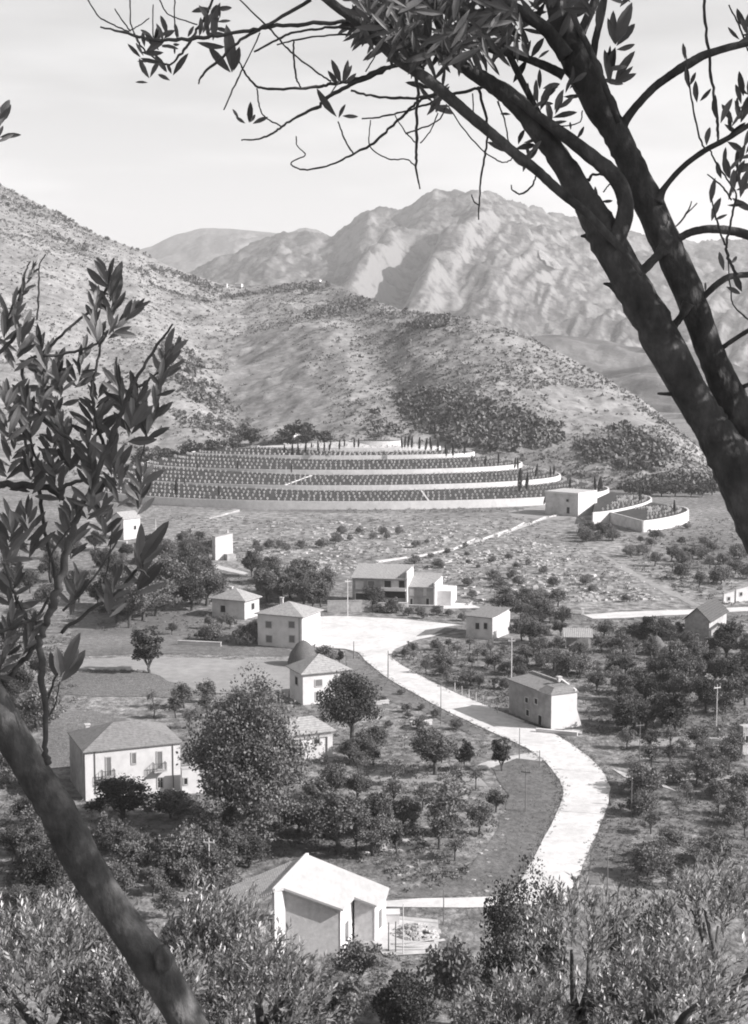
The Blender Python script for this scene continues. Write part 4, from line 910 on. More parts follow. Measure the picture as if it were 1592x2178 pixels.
ptree('pear', 988, 1566, 1640, 'narrow leaning tree right of the bushy round one inside the bend', 1.1)
ptree('pear', 1068, 1562, 1640, 'dark pointed tree by the side path near the road', 1.2)
ptree('orchard_thin', 965, 1640, 1782, 'thin leafy tree alone on the grass left of the road bend', 1.1)
ptree('round', 720, 1690, 1815, 'full tree right of the brick house ridge, behind it', 1.2)
ptree('dark', 530, 1775, 1845, 'dark bush-like tree just behind the tiled slope of the brick house', 1.3)
ptree('dark', 1330, 1490, 1558, 'dark round tree right of the long house end wall', 1.3)
ptree('pear', 1438, 1455, 1560, 'tall dark tree in the middle of the right hand wood', 1.5)
ptree('pear', 1545, 1310, 1400, 'tall dark tree at the right edge beside the white shed', 1.3)
ptree('pear', 1392, 1300, 1380, 'dark pointed tree behind the pale haystack', 1.5)
ptree('pear', 722, 1378, 1412, 'small dark tree at the square next to the large haystack', 1.1)
ptree('bushy', 690, 1372, 1412, 'leafy arbour bush between the haystack and the square', 1.3)
ptree('dark', 793, 1242, 1298, 'dark tree growing against the villa front', 1.0)
ptree('bushy', 832, 1270, 1302, 'small dark bush in front of the villa loggia', 1.0)
ptree('dark', 1050, 1785, 1990, 'x', 1.2) if False else None
# trees close in front of the brick house and at the bottom of the picture
ptree('orchard', 770, 1990, 2105, 'leafy young tree in front of the brick house right bay', 1.0)
ptree('orchard', 965, 1975, 2180, 'slim leafy tree on the slope right of the builders yard', .75)
ptree('round', 700, 2080, 2260, 'dark spreading tree at the bottom edge below the brick house', 1.1)
ptree('dark', 850, 2070, 2240, 'dark leafy tree at the bottom edge right of the brick house', .9)
ptree('orchard_thin', 1000, 2090, 2290, 'thin leafy tree at the bottom edge left of the olives', .9)
ORD = ['first', 'second', 'third', 'fourth', 'fifth', 'sixth', 'seventh', 'eighth', 'ninth', 'tenth', 'eleventh', 'twelfth', 'thirteenth', 'fourteenth']
def on_slope(px, py):
    p = gnd(px, py)
    for _ in range(30): p = gnd(px, py, gz(p.x, p.y))
    return p
def cluster(n, poly, kinds, hr, what, where, dmin=22, wide=(.85, 1.2), on=None):
    xs, ys = [p[0] for p in poly], [p[1] for p in poly]; got = []; tries = 0
    while len(got) < n and tries < 6000:
        tries += 1; x, y = rt.uniform(min(xs), max(xs)), rt.uniform(min(ys), max(ys))
        if inpoly(x, y, poly) and all(math.hypot(x - a, (y - b) * 1.8) > dmin for a, b in got): got.append((x, y))
    got.sort()
    for i, (x, y) in enumerate(got):
        tree(rt.choice(kinds), on(x, y) if on else gnd(x, y), rt.uniform(*hr), '%s from the left of the %s %s' % (ORD[i], what, where), None, '%s %s' % (what, where), rt.uniform(*wide))
OR, TH_, RD, DK, BU = 'orchard', 'orchard_thin', 'round', 'dark', 'bushy'
cluster(12, [(660, 1700), (850, 1665), (900, 1710), (850, 1850), (690, 1790), (640, 1740)], [OR, RD, TH_], (3.5, 5.5), 'orchard trees', 'below the cottage', 38)
cluster(11, [(860, 1660), (1050, 1680), (1070, 1740), (1000, 1840), (860, 1890), (850, 1760)], [OR, TH_], (3, 4.8), 'thin fruit trees', 'left of the grass bank', 36)
cluster(12, [(330, 1720), (520, 1740), (650, 1770), (560, 1830), (400, 1880), (340, 1830)], [OR, RD, BU], (3, 5), 'trees', 'between farmhouse and brick house', 34)
cluster(12, [(0, 1650), (90, 1680), (140, 1800), (170, 1900), (100, 1960), (0, 1950)], [RD, DK, BU], (3.5, 6), 'dense trees', 'left of the leaning limb', 30)
cluster(12, [(330, 1860), (470, 1850), (480, 1930), (330, 1960), (180, 1850), (250, 1750), (300, 1760)], [RD, BU, OR], (3, 4.5), 'bushy trees', 'right of the leaning limb', 28)
cluster(10, [(300, 1505), (420, 1490), (560, 1520), (420, 1555), (330, 1545)], [OR, TH_], (3, 4.2), 'young fruit trees', 'behind the farmhouse roof', 30)
cluster(11, [(0, 1330), (110, 1340), (120, 1480), (60, 1640), (0, 1640)], [RD, DK, BU], (4, 7), 'trees', 'behind the left olive shoots', 26)
cluster(14, [(230, 1240), (440, 1225), (455, 1290), (440, 1325), (240, 1340)], [RD, DK], (7, 10.5), 'tall trees', 'left of the bright pyramid roof', 24, (1, 1.35))
cluster(12, [(0, 1160), (225, 1170), (225, 1310), (0, 1320)], [RD, DK], (5, 8), 'trees', 'behind the upper left olive shoots', 30)
cluster(12, [(470, 1330), (560, 1340), (540, 1376), (400, 1360), (330, 1345)], [BU, OR], (2.5, 4), 'garden bushes', 'left of the four-window house', 16)
cluster(13, [(530, 1225), (600, 1240), (700, 1275), (690, 1300), (560, 1290), (545, 1262)], [RD, DK], (5, 8), 'dark trees', 'between pyramid roof and villa', 18)
cluster(9, [(180, 1175), (340, 1165), (450, 1180), (420, 1215), (200, 1225)], [RD, DK], (4, 7), 'trees', 'below the gabled barn', 26)
cluster(8, [(370, 1165), (446, 1162), (440, 1190), (390, 1195)], [DK, BU], (4, 6), 'dark trees', 'left of the tower house', 12)
cluster(10, [(760, 1298), (860, 1302), (990, 1312), (990, 1322), (780, 1308)], [BU], (1.5, 2.6), 'low bushes', 'along the villa walls', 16)
cluster(14, [(850, 1395), (960, 1372), (990, 1430), (960, 1462), (890, 1425)], [BU, OR, TH_], (2, 3.4), 'vine bushes', 'inside the upper road curve', 15)
cluster(14, [(990, 1375), (1080, 1375), (1085, 1475), (1000, 1470)], [BU, OR, TH_], (2, 3.6), 'garden shrubs', 'left of the white pole', 15)
cluster(14, [(1100, 1385), (1240, 1380), (1240, 1440), (1150, 1445), (1095, 1450)], [BU, OR, TH_, RD], (2.4, 4.2), 'garden trees', 'above the long house roof', 16)
cluster(12, [(1095, 1320), (1200, 1318), (1195, 1380), (1095, 1375)], [RD, DK, OR], (3, 5), 'round trees', 'right of the flat roofed house', 18)
cluster(12, [(1260, 1355), (1450, 1352), (1450, 1370), (1370, 1395), (1270, 1395)], [RD, DK, OR], (2.5, 4.4), 'trees', 'left of the dark roofed house', 20)
cluster(12, [(1420, 1385), (1592, 1370), (1592, 1430), (1430, 1430)], [RD, DK, OR], (3, 5), 'trees', 'below the white shed', 20)
cluster(14, [(1250, 1400), (1420, 1400), (1420, 1470), (1260, 1470)], [OR, TH_, RD], (3, 4.5), 'fruit trees', 'below the pale haystack', 20)
cluster(13, [(1305, 1470), (1425, 1480), (1425, 1560), (1320, 1570)], [RD, DK, OR], (3, 5), 'woodland trees', 'right of the long house', 20)
cluster(13, [(1430, 1440), (1592, 1440), (1592, 1560), (1440, 1560)], [RD, DK, OR], (4, 6.5), 'woodland trees', 'around the pale pole', 22)
cluster(14, [(1300, 1585), (1592, 1580), (1592, 1640), (1340, 1640)], [OR, OR, TH_], (2.8, 4), 'fruit trees', 'in the upper row of the right orchard', 24)
cluster(13, [(1350, 1660), (1592, 1650), (1592, 1740), (1360, 1740)], [OR, TH_, BU], (2.6, 3.8), 'fruit trees', 'in the middle of the right orchard', 28)
cluster(13, [(1360, 1760), (1592, 1750), (1592, 1880), (1350, 1890)], [OR, TH_, BU], (2.6, 4), 'fruit trees', 'in the lowest part of the right orchard', 28)
cluster(10, [(830, 1455), (900, 1500), (1000, 1560), (900, 1570), (800, 1540), (770, 1500)], [BU], (1, 2), 'low bushes', 'on the left verge below the square', 20)
cluster(5, [(720, 1605), (800, 1590), (830, 1650), (720, 1660)], [RD, BU, OR], (3, 4.5), 'trees', 'right of the small cottage', 24)
cluster(8, [(700, 1135), (860, 1130), (850, 1150), (720, 1152)], [BU], (2, 3.4), 'dark bushes', 'on the meadow below the cemetery wall', 22)
cluster(8, [(545, 1160), (720, 1155), (700, 1172), (540, 1180)], [BU], (2, 3), 'dark bushes', 'right of the tower house', 20)
cluster(9, [(1230, 1130), (1300, 1135), (1310, 1150), (1240, 1155)], [DK, BU], (3, 5), 'dark shrubs', 'in front of the entrance block', 14)
cluster(11, [(1310, 1130), (1480, 1115), (1560, 1180), (1330, 1190)], [BU], (1.8, 3.4), 'shrubs', 'below the cemetery tip', 20)
cluster(13, [(1320, 1200), (1592, 1180), (1592, 1250), (1480, 1270)], [RD, BU, OR], (3, 4.6), 'trees', 'above the right road', 20)
cluster(14, [(870, 1140), (1060, 1160), (1160, 1200), (1000, 1225), (880, 1210)], [BU], (1.2, 2.6), 'low shrubs', 'on the upper stony slope above the square', 26)
cluster(14, [(960, 1235), (1180, 1215), (1300, 1250), (1360, 1285), (1000, 1280)], [BU], (1.4, 2.8), 'low shrubs', 'on the lower stony slope above the square', 26)
cluster(9, [(1010, 1280), (1220, 1285), (1220, 1305), (1020, 1300)], [RD, BU, OR], (3, 4.6), 'trees', 'behind the flat roofed house', 20)
cluster(14, [(300, 985), (400, 972), (520, 950), (640, 938), (745, 936), (740, 946), (640, 952), (520, 964), (410, 984), (300, 998)], ['far'], (6, 10), 'trees', 'along the left shoulder of the cemetery', 22, (1, 1.4), hill1.hit)
cluster(9, [(1330, 1050), (1520, 1048), (1530, 1062), (1340, 1062)], ['far'], (5, 7), 'dark trees', 'behind the cemetery tip', 18)
# cypresses on the cemetery terraces: px, top, base, terrace height at the base
CYP = [(1267, 1012, 1043, 3), (1273, 1014, 1044, 3), (1277, 1012, 1042, 3), (1281, 1013, 1042, 3), (1361, 1037, 1067, 3.6), (1435, 1062, 1090, 3.2), (1166, 1050, 1080, .3), (1184, 1048, 1091, 0), (1139, 985, 1014, 9), (1172, 990, 1012, 7), (1178, 989, 1011, 7), (1213, 1014, 1040, 3.4), (1157, 1048, 1072, 3),
       (1105, 994, 1046, 4.4), (1120, 1004, 1042, 4.4), (1061, 962, 986, 11), (1095, 972, 996, 10.5), (1102, 972, 997, 10.5), (1005, 966, 986, 12), (1032, 968, 990, 12), (988, 942, 966, 15), (950, 944, 970, 15), (856, 928, 953, 17.5), (861, 926, 952, 17.5), (868, 925, 951, 17.5), (876, 926, 953, 17.5),
       (754, 930, 952, 17.5), (763, 931, 952, 17.5), (733, 933, 951, 17), (722, 934, 956, 16.6), (700, 936, 958, 16), (690, 938, 960, 16), (678, 936, 962, 15.5), (664, 940, 962, 15), (650, 938, 964, 15), (636, 941, 966, 14.5), (622, 942, 968, 14.2), (606, 944, 968, 14), (892, 928, 956, 17), (905, 930, 958, 16.6), (918, 928, 958, 16.5), (932, 934, 962, 16), (964, 944, 970, 14.5),
       (375, 1016, 1056, 4), (393, 1014, 1030, 7), (467, 1032, 1054, 4), (420, 980, 998, 11), (506, 978, 998, 11), (1420 - 800, 985, 1005, 10)]
CYP.sort()
for i, (px, t, b, z) in enumerate(CYP):
    p = gnd(px, b, z); h = max(1.5, bis(lambda q: proj(p + V((0, 0, q)))[1] - t, .1, 30))
    sg = lambda q: 0 if q < 600 else 1 if q < 740 else 2 if q < 1000 else 3 if q < 1150 else 4
    seg = ['on the left half of the cemetery terraces', 'in the row along the cemetery summit, left part', 'on the upper cemetery terraces near the summit', 'on the right half of the cemetery terraces', 'around and right of the entrance block'][sg(px)]
    grp = [c for c in CYP if sg(c[0]) == sg(px)]
    n = grp.index((px, t, b, z)); w = (ORD + ['fifteenth', 'sixteenth', 'seventeenth', 'eighteenth'])[n]
    tree('cypress', p - V((0, 0, .2)), h, '%s slender dark cypress from the left %s' % (w, seg), 'cypress', 'slender cypresses ' + seg, 1.15)
# ------------------------------------------------------------------ scrub, forest, undergrowth, stones
rs = random.Random(3)
def tuft(mb, p, s, n, hgt=.8, ls=1.0):
    for _ in range(n):
        e = rdir(rs); e.z = abs(e.z); q = p + V((e.x * s * .6, e.y * s * .6, e.z * s * hgt * .7))
        d = (rdir(rs) + V((0, 0, .5))).normalized(); leafq(mb, q - d * s * .4 * ls, d, e + rdir(rs) * .6, ls * s * rs.uniform(.7, 1.1), ls * s * rs.uniform(.22, .38))
FOREST = [[(832, 838), (900, 828), (1000, 840), (1100, 872), (1195, 905), (1200, 945), (1060, 968), (960, 950), (880, 905)], [(1300, 1050), (1370, 1022), (1440, 1010), (1520, 1022), (1550, 1064), (1400, 1066)]]
DENSE = [[(640, 650), (800, 645), (860, 655), (1000, 678), (1010, 690), (900, 700), (780, 690), (650, 680)], [(280, 560), (420, 585), (520, 615), (620, 650), (640, 680), (500, 660), (330, 620)], [(640, 700), (700, 760), (760, 840), (860, 930), (780, 930), (700, 850), (640, 770)],
         [(0, 395), (120, 450), (230, 520), (180, 540), (60, 480), (0, 450)], [(1210, 920), (1330, 905), (1430, 960), (1400, 1010), (1250, 980)], [(350, 690), (420, 760), (520, 900), (560, 945), (430, 940), (330, 850)], [(560, 600), (700, 605), (830, 655), (700, 650), (560, 640)]]
BARE = [[(500, 720), (600, 700), (700, 860), (690, 930), (600, 930), (480, 820)], [(1150, 820), (1300, 830), (1400, 900), (1320, 920), (1180, 880)]]
mb, fb = MB(), MB()
def density(x, y):
    for P in FOREST:
        if inpoly(x, y, P): return 2
    for P in DENSE:
        if inpoly(x, y, P): return .85
    for P in BARE:
        if inpoly(x, y, P): return .05
    return .42
n = 0
for _ in range(115000):
    px = rs.uniform(-60, 1660); t = rs.random() ** 1.0 * .985; p = hill1.pt(px, t); x, y = proj(p); d = density(x, y)
    d *= .55 + .9 * smooth(-.25, .35, fbm(p.x, p.y, 70, 3, 4))
    if d >= .95:
        if rs.random() < .16: tuft(fb, p, rs.uniform(1.4, 2.6) , 11, 1.5)
        elif rs.random() < .3: tuft(mb, p, rs.uniform(.6, 1.2), 7)
    elif rs.random() < d * (.8 if d > .6 else .55) * min(1.6, (p.y / 900)):
        tuft(mb, p, rs.choice((.35, .45, .6, .8, 1.1, 1.6)) * rs.uniform(.8, 1.2), 6); n += 1
for i in range(40):
    px = rs.uniform(-10, 330); p = hill1.pt(px, .985); tuft(mb, p, rs.uniform(1.6, 3.0), 14, 1.3)
mb.build('hillside_scrub', M['scrub'], label='scattered dark scrub over the dry hillside', cat='scrub', kind='stuff')
fb.build('hillside_woodland', M['wood_far'], label='dark young woodland on the hillside behind the cemetery', cat='woodland', kind='stuff')
ub = MB()
def scatter(poly, n, s0, s1, k, hgt=.7):
    xs, ys = [p[0] for p in poly], [p[1] for p in poly]; c = 0; tr = 0
    while c < n and tr < n * 8:
        tr += 1; x, y = rs.uniform(min(xs), max(xs)), rs.uniform(min(ys), max(ys))
        if inpoly(x, y, poly):
            p = gnd(x, y)
            if fbm(p.x, p.y, 14, 3, 2) > -.25 + .5 * rs.random() - .3: tuft(ub, p, rs.uniform(s0, s1), k * 3, hgt, .42); c += 1
scatter([(640, 1600), (1000, 1640), (1060, 1740), (980, 1880), (830, 1905), (820, 1850), (650, 1800), (420, 1900), (200, 1860), (170, 1700), (420, 1690)], 1700, .25, .8, 6)
scatter([(0, 1600), (90, 1650), (180, 1900), (300, 2000), (0, 2000)], 500, .4, 1.0, 8)
scatter([(1320, 1590), (1592, 1580), (1592, 1900), (1320, 1890), (1350, 1720)], 1100, .2, .65, 6)
scatter([(850, 1398), (975, 1366), (1240, 1375), (1240, 1450), (1100, 1460), (1080, 1505), (1000, 1480), (900, 1430)], 1200, .25, .8, 6)
scatter([(1240, 1320), (1592, 1310), (1592, 1570), (1245, 1565)], 1800, .3, .95, 6)
scatter([(0, 1330), (160, 1310), (160, 1500), (80, 1560), (0, 1600)], 400, .4, 1.0, 7)
scatter([(190, 1200), (560, 1225), (700, 1290), (540, 1300), (540, 1375), (200, 1340)], 900, .3, .9, 7)
scatter([(740, 1420), (1000, 1560), (1060, 1600), (900, 1640), (640, 1620), (640, 1500)], 600, .2, .6, 6)
scatter([(600, 2030), (940, 2035), (1000, 2178), (600, 2178)], 500, .2, .7, 7)
scatter([(1300, 1120), (1592, 1100), (1592, 1290), (1480, 1280), (1350, 1210)], 700, .4, 1.1, 7)
scatter([(350, 1096), (1130, 1100), (1280, 1180), (1400, 1280), (980, 1290), (940, 1230), (560, 1215), (420, 1160)], 2600, .25, 1.05, 5, .55)
scatter([(1045, 1630), (1150, 1616), (1198, 1684), (1160, 1770), (1105, 1860), (1000, 1900), (1060, 1760)], 700, .08, .3, 4)
scatter([(1245, 1870), (1300, 1710), (1345, 1715), (1345, 1800), (1310, 1885)], 320, .15, .5, 5)
scatter([(770, 1400), (960, 1525), (1040, 1560), (900, 1510), (740, 1440)], 300, .1, .4, 4)
scatter([(700, 1082), (1140, 1080), (1100, 1090), (720, 1092)], 160, .4, .9, 7, .9)
scatter([(310, 1427), (170, 1426), (170, 1432), (312, 1432)], 120, .3, .6, 7)
for tab in (ROAD_L, ROAD_R):
    P = curve([tuple(gnd(*p))[:2] for p in tab], 24)
    for x, y in P:
        for _ in range(3): tuft(ub, V((x + rs.gauss(0, .45) + (-.3 if tab is ROAD_L else .3), y + rs.uniform(-.4, .4), .05)), rs.uniform(.12, .4), 10, .6, .45)
ub.build('undergrowth', M['under'], label='low weeds and undergrowth across the valley gardens', cat='undergrowth', kind='stuff')
mb = MB()
SL = [(560, 1110), (1000, 1110), (1280, 1185), (1450, 1275), (1000, 1285), (945, 1235), (640, 1215), (480, 1180)]
c = 0
while c < 1300:
    x, y = rs.uniform(480, 1450), rs.uniform(1105, 1285)
    if inpoly(x, y, SL) and rs.random() < .25 + .75 * smooth(-.1, .3, fbm(*gnd(x, y)[:2], 18, 3, 7)):
        rocks(mb, gnd(x, y), rs.uniform(.12, .6) * (1.7 if rs.random() < .08 else 1), rs.uniform(0, 6)); c += 1
for _ in range(110):
    x, y = rs.uniform(600, 1080), rs.uniform(1650, 1900); rocks(mb, gnd(x, y), rs.uniform(.08, .28), rs.uniform(0, 6))
mb.build('loose_stones', M['rock'], label='loose pale stones over the meadow slope', cat='stones', kind='stuff')
# ------------------------------------------------------------------ olive trees on the slope just below the viewpoint
ro = random.Random(21)
def shoot(lm, tm, p, d, L, nl, leaf, r=ro):
    side = d.cross(V((.2, .1, 1)));  side = side.normalized() if side.length > .05 else V((1, 0, 0))
    up = side.cross(d).normalized(); tip = p + d * L
    tm.tube([p, p + d * L * .5 + side * L * .05 * r.uniform(-1, 1), tip], [leaf * .035, leaf * .028, leaf * .015], 4, cap=False)
    for i in range(nl):
        t = .12 + .88 * i / (nl - 1); a = (i % 4) * pi / 2 + r.uniform(-.5, .5); q = side * cos(a) + up * sin(a)
        dd = (d * r.uniform(.7, 1.2) + q * r.uniform(.5, 1.0)).normalized(); l = leaf * r.uniform(.65, 1.15) * (1 - .25 * t)
        leafq(lm, p + d * L * t, dd, (d * .6 - q * .4 + rdir(r) * .35), l, l * r.uniform(.12, .17))
def slope_olive(label, px, pyt, Y, rx, rz, nshoot, leaf=.065, lo=-.35):
    x = ray(px, pyt).x * Y; zt = at(px, pyt, Y).z; g = gz(x, Y)
    root = empty('olive_tree', (x, Y, g), 0, label=label, cat='olive tree', group='olive trees on the slope below the viewpoint')
    h = zt - g; cz = h - rz; lm, tm, bm = MB(), MB(), MB()
    bm.tube([(0, 0, -.3), (.08, .05, h * .2), (0, .1, max(.5, cz - rz * .5))], [.2, .15, .11], 9, .25)
    top = V((0, .1, max(.4, cz - rz * .6)))
    for i in range(9):
        d = rdir(ro); d.z = abs(d.z) * .6 - .1; e = V((d.x * rx * .75, d.y * rx * .75, cz + d.z * rz))
        bm.tube([top, top.lerp(e, .5) + rdir(ro) * .1, e], [.06, .04, .015], 6, .2)
    for i in range(nshoot):
        d = rdir(ro)
        if d.z < lo: d.z = -d.z
        lump = 1 + .22 * noise.noise(d * 2.1 + V((px, 0, 0)))
        q = (.55 + .45 * ro.random() ** .6) * lump; p = V((d.x * rx * q, d.y * rx * q, cz + d.z * rz * q))
        dd = (d * .55 + V((0, 0, .75)) + rdir(ro) * .5).normalized()
        shoot(lm, tm, p - dd * .12, dd, ro.uniform(.16, .34), ro.randint(10, 16), leaf)
    bm.build('trunk', M['bark'], root, smooth=True); tm.build('twigs', M['twig'], root, kind='stuff'); lm.build('crown', M['leaf_olive'], root)
slope_olive('silvery olive crown filling the bottom left corner', 100, 1935, 13, .95, .85, 600, .1)
slope_olive('silvery olive crown right of the leaning limb', 455, 1902, 15, .62, .9, 520, .105)
slope_olive('low olive crown at the bottom edge between limb and dark trees', 560, 2010, 13.5, .62, .65, 300, .1)
slope_olive('olive crown at the bottom edge under the leaning limb', 290, 2020, 12.5, .6, .55, 240, .095)
slope_olive('olive with loose silvery shoots below the road end', 1240, 1890, 14, .72, .9, 190, .105, lo=-.6)
slope_olive('tall olive crown at the right edge of the slope', 1530, 1840, 15, .8, 1.0, 220, .105, lo=-.6)
slope_olive('olive crown at the bottom right, nearest the picture corner', 1420, 2000, 12.5, .7, .7, 230, .1)
slope_olive('olive crown at the bottom edge below the dark broadleaf tree', 1120, 2085, 12.5, .5, .5, 130, .095)
# darker broadleaf tree further down the slope
Yd = 38.0; xd = ray(1085, 1850).x * Yd; gd = gz(xd, Yd)
tree('near', (xd, Yd, gd), at(1085, 1838, Yd).z - gd, 'dark broadleaf tree on the slope hiding the near end of the road', None, None, .62)
Yd = 42.0; xd = ray(1370, 1850).x * Yd; gd = gz(xd, Yd)
tree('near', (xd, Yd, gd), at(1370, 1880, Yd).z - gd, 'greyish broadleaf tree on the slope between the right olives', None, None, .6)

for pr in PROTO.values():                              # prototypes nothing uses
    for o, h in pr:
        if o.as_pointer() not in used:
            for ch in list(o.children): bpy.data.objects.remove(ch)
            bpy.data.objects.remove(o)

# ------------------------------------------------------------------ the two foreground olives, about three metres away
rn = random.Random(8)
D0 = 3.0
def trace(pts, D=D0, per=6):                           # picture points (px, py, width) -> smooth centre line and radii
    out = curve([(p[0], p[1], p[2], p[3] if len(p) > 3 else D) for p in pts], per)
    return [at(a, b, d) for a, b, w, d in out], [max(.0012, w / 2 * d / F) for a, b, w, d in out]
def limb(name, pts, parent, D=D0, m='bark', n=12, rough=.16, per=7):
    P, Rr = trace(pts, D, per)
    inv = parent.location
    if m == 'twig':
        P = [p + rdir(rn) * Rr[i] * .55 for i, p in enumerate(P)]
    mb = MB(); mb.tube([p - inv for p in P], Rr, n, rough); return mb.build(name, M[m], parent, smooth=True)
def leaf3(mb, b, tip, nrm, wr=.115):
    d = tip - b; L = d.length; d = d / L; s = d.cross(nrm)
    s = s.normalized() if s.length > 1e-4 else V((1, 0, 0)); u = s.cross(d)
    n = len(mb.v); st = ((0.0, .05), (.18, .55), (.42, 1.0), (.68, .9), (.88, .5), (1.0, .02))
    for t, w in st:
        c = b + d * L * t + u * L * (.10 * t * (1 - t)); w_ = s * (w * wr * L)
        mb.v += [tuple(c + w_ + u * abs(w) * wr * L * .35), tuple(c), tuple(c - w_ + u * abs(w) * wr * L * .35)]
    for k in range(len(st) - 1):
        a = n + 3 * k; mb.f += [(a, a + 1, a + 4, a + 3), (a + 1, a + 2, a + 5, a + 4)]
def leafpx(mb, o, x0, y0, x1, y1, D=D0, wr=.12):
    b = at(x0, y0, D); t = at(x1, y1, D + rn.uniform(-.02, .02)); v = (CAM - b).normalized()
    leaf3(mb, b - o, t - o, (v + rdir(rn) * .55), wr * rn.uniform(.85, 1.15))
def spray(mb, o, x, y, n, ang, spread, l0, l1, D=D0):   # a fan of leaves at a shoot tip; ang in degrees, 90 = up
    ang += rn.uniform(-12, 12); ca, sa = cos(R(ang)), sin(R(ang)); L = 18 + 5 * n
    for i in range(n):
        k = i / max(1, n - 1); sg = 1 if i % 2 else -1
        a = R(ang + sg * rn.gauss(.6, .4) * spread * (1.35 - .7 * k)); l = rn.uniform(l0, l1) * (.78 + .3 * (1 - k))
        bx, by = x + ca * L * (k - .55) + rn.uniform(-3, 3), y + 14 - sa * L * (k - .55) * .9 + rn.uniform(-3, 3)
        leafpx(mb, o, bx, by, bx + cos(a) * l, by - sin(a) * l, D + rn.uniform(-.06, .06), rn.uniform(.10, .145))
def foot(px, D): x = ray(px, 1500).x * D; return V((x, D, gz(x, D)))

# right hand olive: twin stems leaning in from the right
o1 = foot(1900, D0); right = empty('olive_tree', o1, 0, label='dark forked olive leaning in from the right, close to the viewer', cat='olive tree', group='olive trees framing the view')
limb('trunk', [(1930, 4300, 300), (1915, 3000, 220), (1890, 2200, 200), (1840, 1700, 185), (1760, 1380, 175), (1668, 1170, 150), (1580, 1020, 108), (1530, 935, 84), (1497, 880, 76), (1452, 800, 78), (1397, 700, 80), (1339, 600, 74), (1286, 500, 74), (1250, 435, 58), (1205, 360, 50), (1156, 290, 46), (1100, 220, 42), (1050, 182, 34), (990, 145, 26), (950, 118, 16)], right, n=20)
limb('stem', [(1700, 1180, 100), (1640, 1040, 86), (1583, 905, 74), (1532, 800, 60), (1494, 700, 58), (1455, 600, 62), (1409, 500, 62), (1375, 420, 62), (1340, 345, 56), (1308, 280, 56), (1262, 200, 66), (1222, 115, 66), (1195, 40, 56), (1182, -60, 50), (1176, -200, 40), (1160, -420, 28), (1150, -700, 14), (1135, -900, 4)], right, D0 + .06, n=18)
BR = [[(1306, 520, 40), (1328, 465, 36), (1328, 415, 34), (1303, 370, 34), (1245, 322, 30), (1190, 280, 26), (1135, 240, 18), (1090, 205, 12)],
      [(1366, 585, 8), (1333, 541, 13), (1292, 498, 16), (1250, 455, 18), (1192, 408, 20), (1142, 362, 21), (1100, 330, 22), (1040, 279, 23), (992, 239, 23), (945, 198, 24), (898, 160, 24), (851, 129, 24), (801, 85, 22), (757, 44, 21), (703, 4, 18), (640, -50, 14)],
      [(1200, 160, 22), (1160, 140, 18), (1118, 124, 16), (1075, 112, 15), (1040, 105, 12), (980, 80, 9)], [(1205, 120, 34), (1165, 66, 28), (1120, 32, 26), (1080, 8, 24), (1030, -40, 20)],
      [(1235, 75, 20), (1243, 55, 20), (1256, 25, 20), (1268, -5, 18), (1280, -60, 16)], [(1262, 125, 14), (1268, 80, 15), (1280, 35, 14), (1288, -10, 12)], [(1316, 262, 12), (1280, 165, 13), (1252, 100, 13), (1226, 48, 12), (1210, 0, 12)],
      [(1318, 285, 30), (1330, 258, 20), (1359, 220, 17), (1393, 185, 17), (1431, 157, 18), (1466, 135, 20), (1510, 113, 17), (1592, 91, 15), (1700, 70, 13)],
      [(1398, 430, 26), (1415, 398, 13), (1453, 355, 12), (1500, 320, 12), (1547, 295, 12), (1592, 267, 11), (1680, 215, 9)], [(1430, 520, 26), (1445, 507, 17), (1473, 493, 17), (1513, 487, 18), (1556, 491, 19), (1592, 500, 20), (1680, 530, 18)],
      [(1485, 640, 20), (1500, 628, 14), (1524, 606, 14), (1551, 589, 14), (1592, 584, 13), (1680, 575, 12)], [(1530, 748, 14), (1546, 733, 10), (1592, 703, 10), (1650, 670, 8)], [(1560, 832, 12), (1592, 818, 9), (1640, 800, 7)],
      [(1352, 590, 26), (1378, 565, 20), (1398, 545, 20), (1412, 528, 30)], [(1425, 700, 24), (1442, 683, 16), (1455, 664, 18), (1464, 645, 26)], [(1262, 503, 20), (1248, 502, 12), (1236, 502, 4)], [(1312, 612, 26), (1298, 606, 12), (1284, 603, 4)],
      [(1440, 838, 12), (1418, 838, 8), (1399, 837, 5)], [(1150, 250, 14), (1090, 130, 14), (1060, 60, 16), (1040, -20, 14)], [(1000, 150, 16), (960, 100, 18), (930, 40, 20), (905, -20, 16)], [(930, 110, 12), (870, 70, 16), (810, 30, 18), (760, -20, 16)], [(900, 150, 12), (860, 100, 10), (858, 40, 10), (862, -20, 9)]]
def off(q): return q[0] > 1592 or q[0] < 0 or q[1] < 0
def tail(b):                                           # branches that leave the view taper out beyond it
    if off(b[-1]):
        (x0, y0), (x1, y1) = b[-2][:2], b[-1][:2]; l = math.hypot(x1 - x0, y1 - y0) or 1
        dx, dy = (x1 - x0) / l, (y1 - y0) / l; w = b[-1][2]
        return b + [(x1 + dx * 120, y1 + dy * 120 - 15, w * .7), (x1 + dx * 260, y1 + dy * 260 - 50, w * .35), (x1 + dx * 360, y1 + dy * 360 - 90, 2)]
    return b
BR = [tail(b) for b in BR]
for k, b in enumerate(BR): limb('branch', b, right, D0 + [-.03, -.09, .05, .02, .04, .0, -.05, .05, .04, .05, .05, .05, .05, .03, .03, .0, .0, 0, .05, .0, .03, -.04][k], n=10, rough=.12)
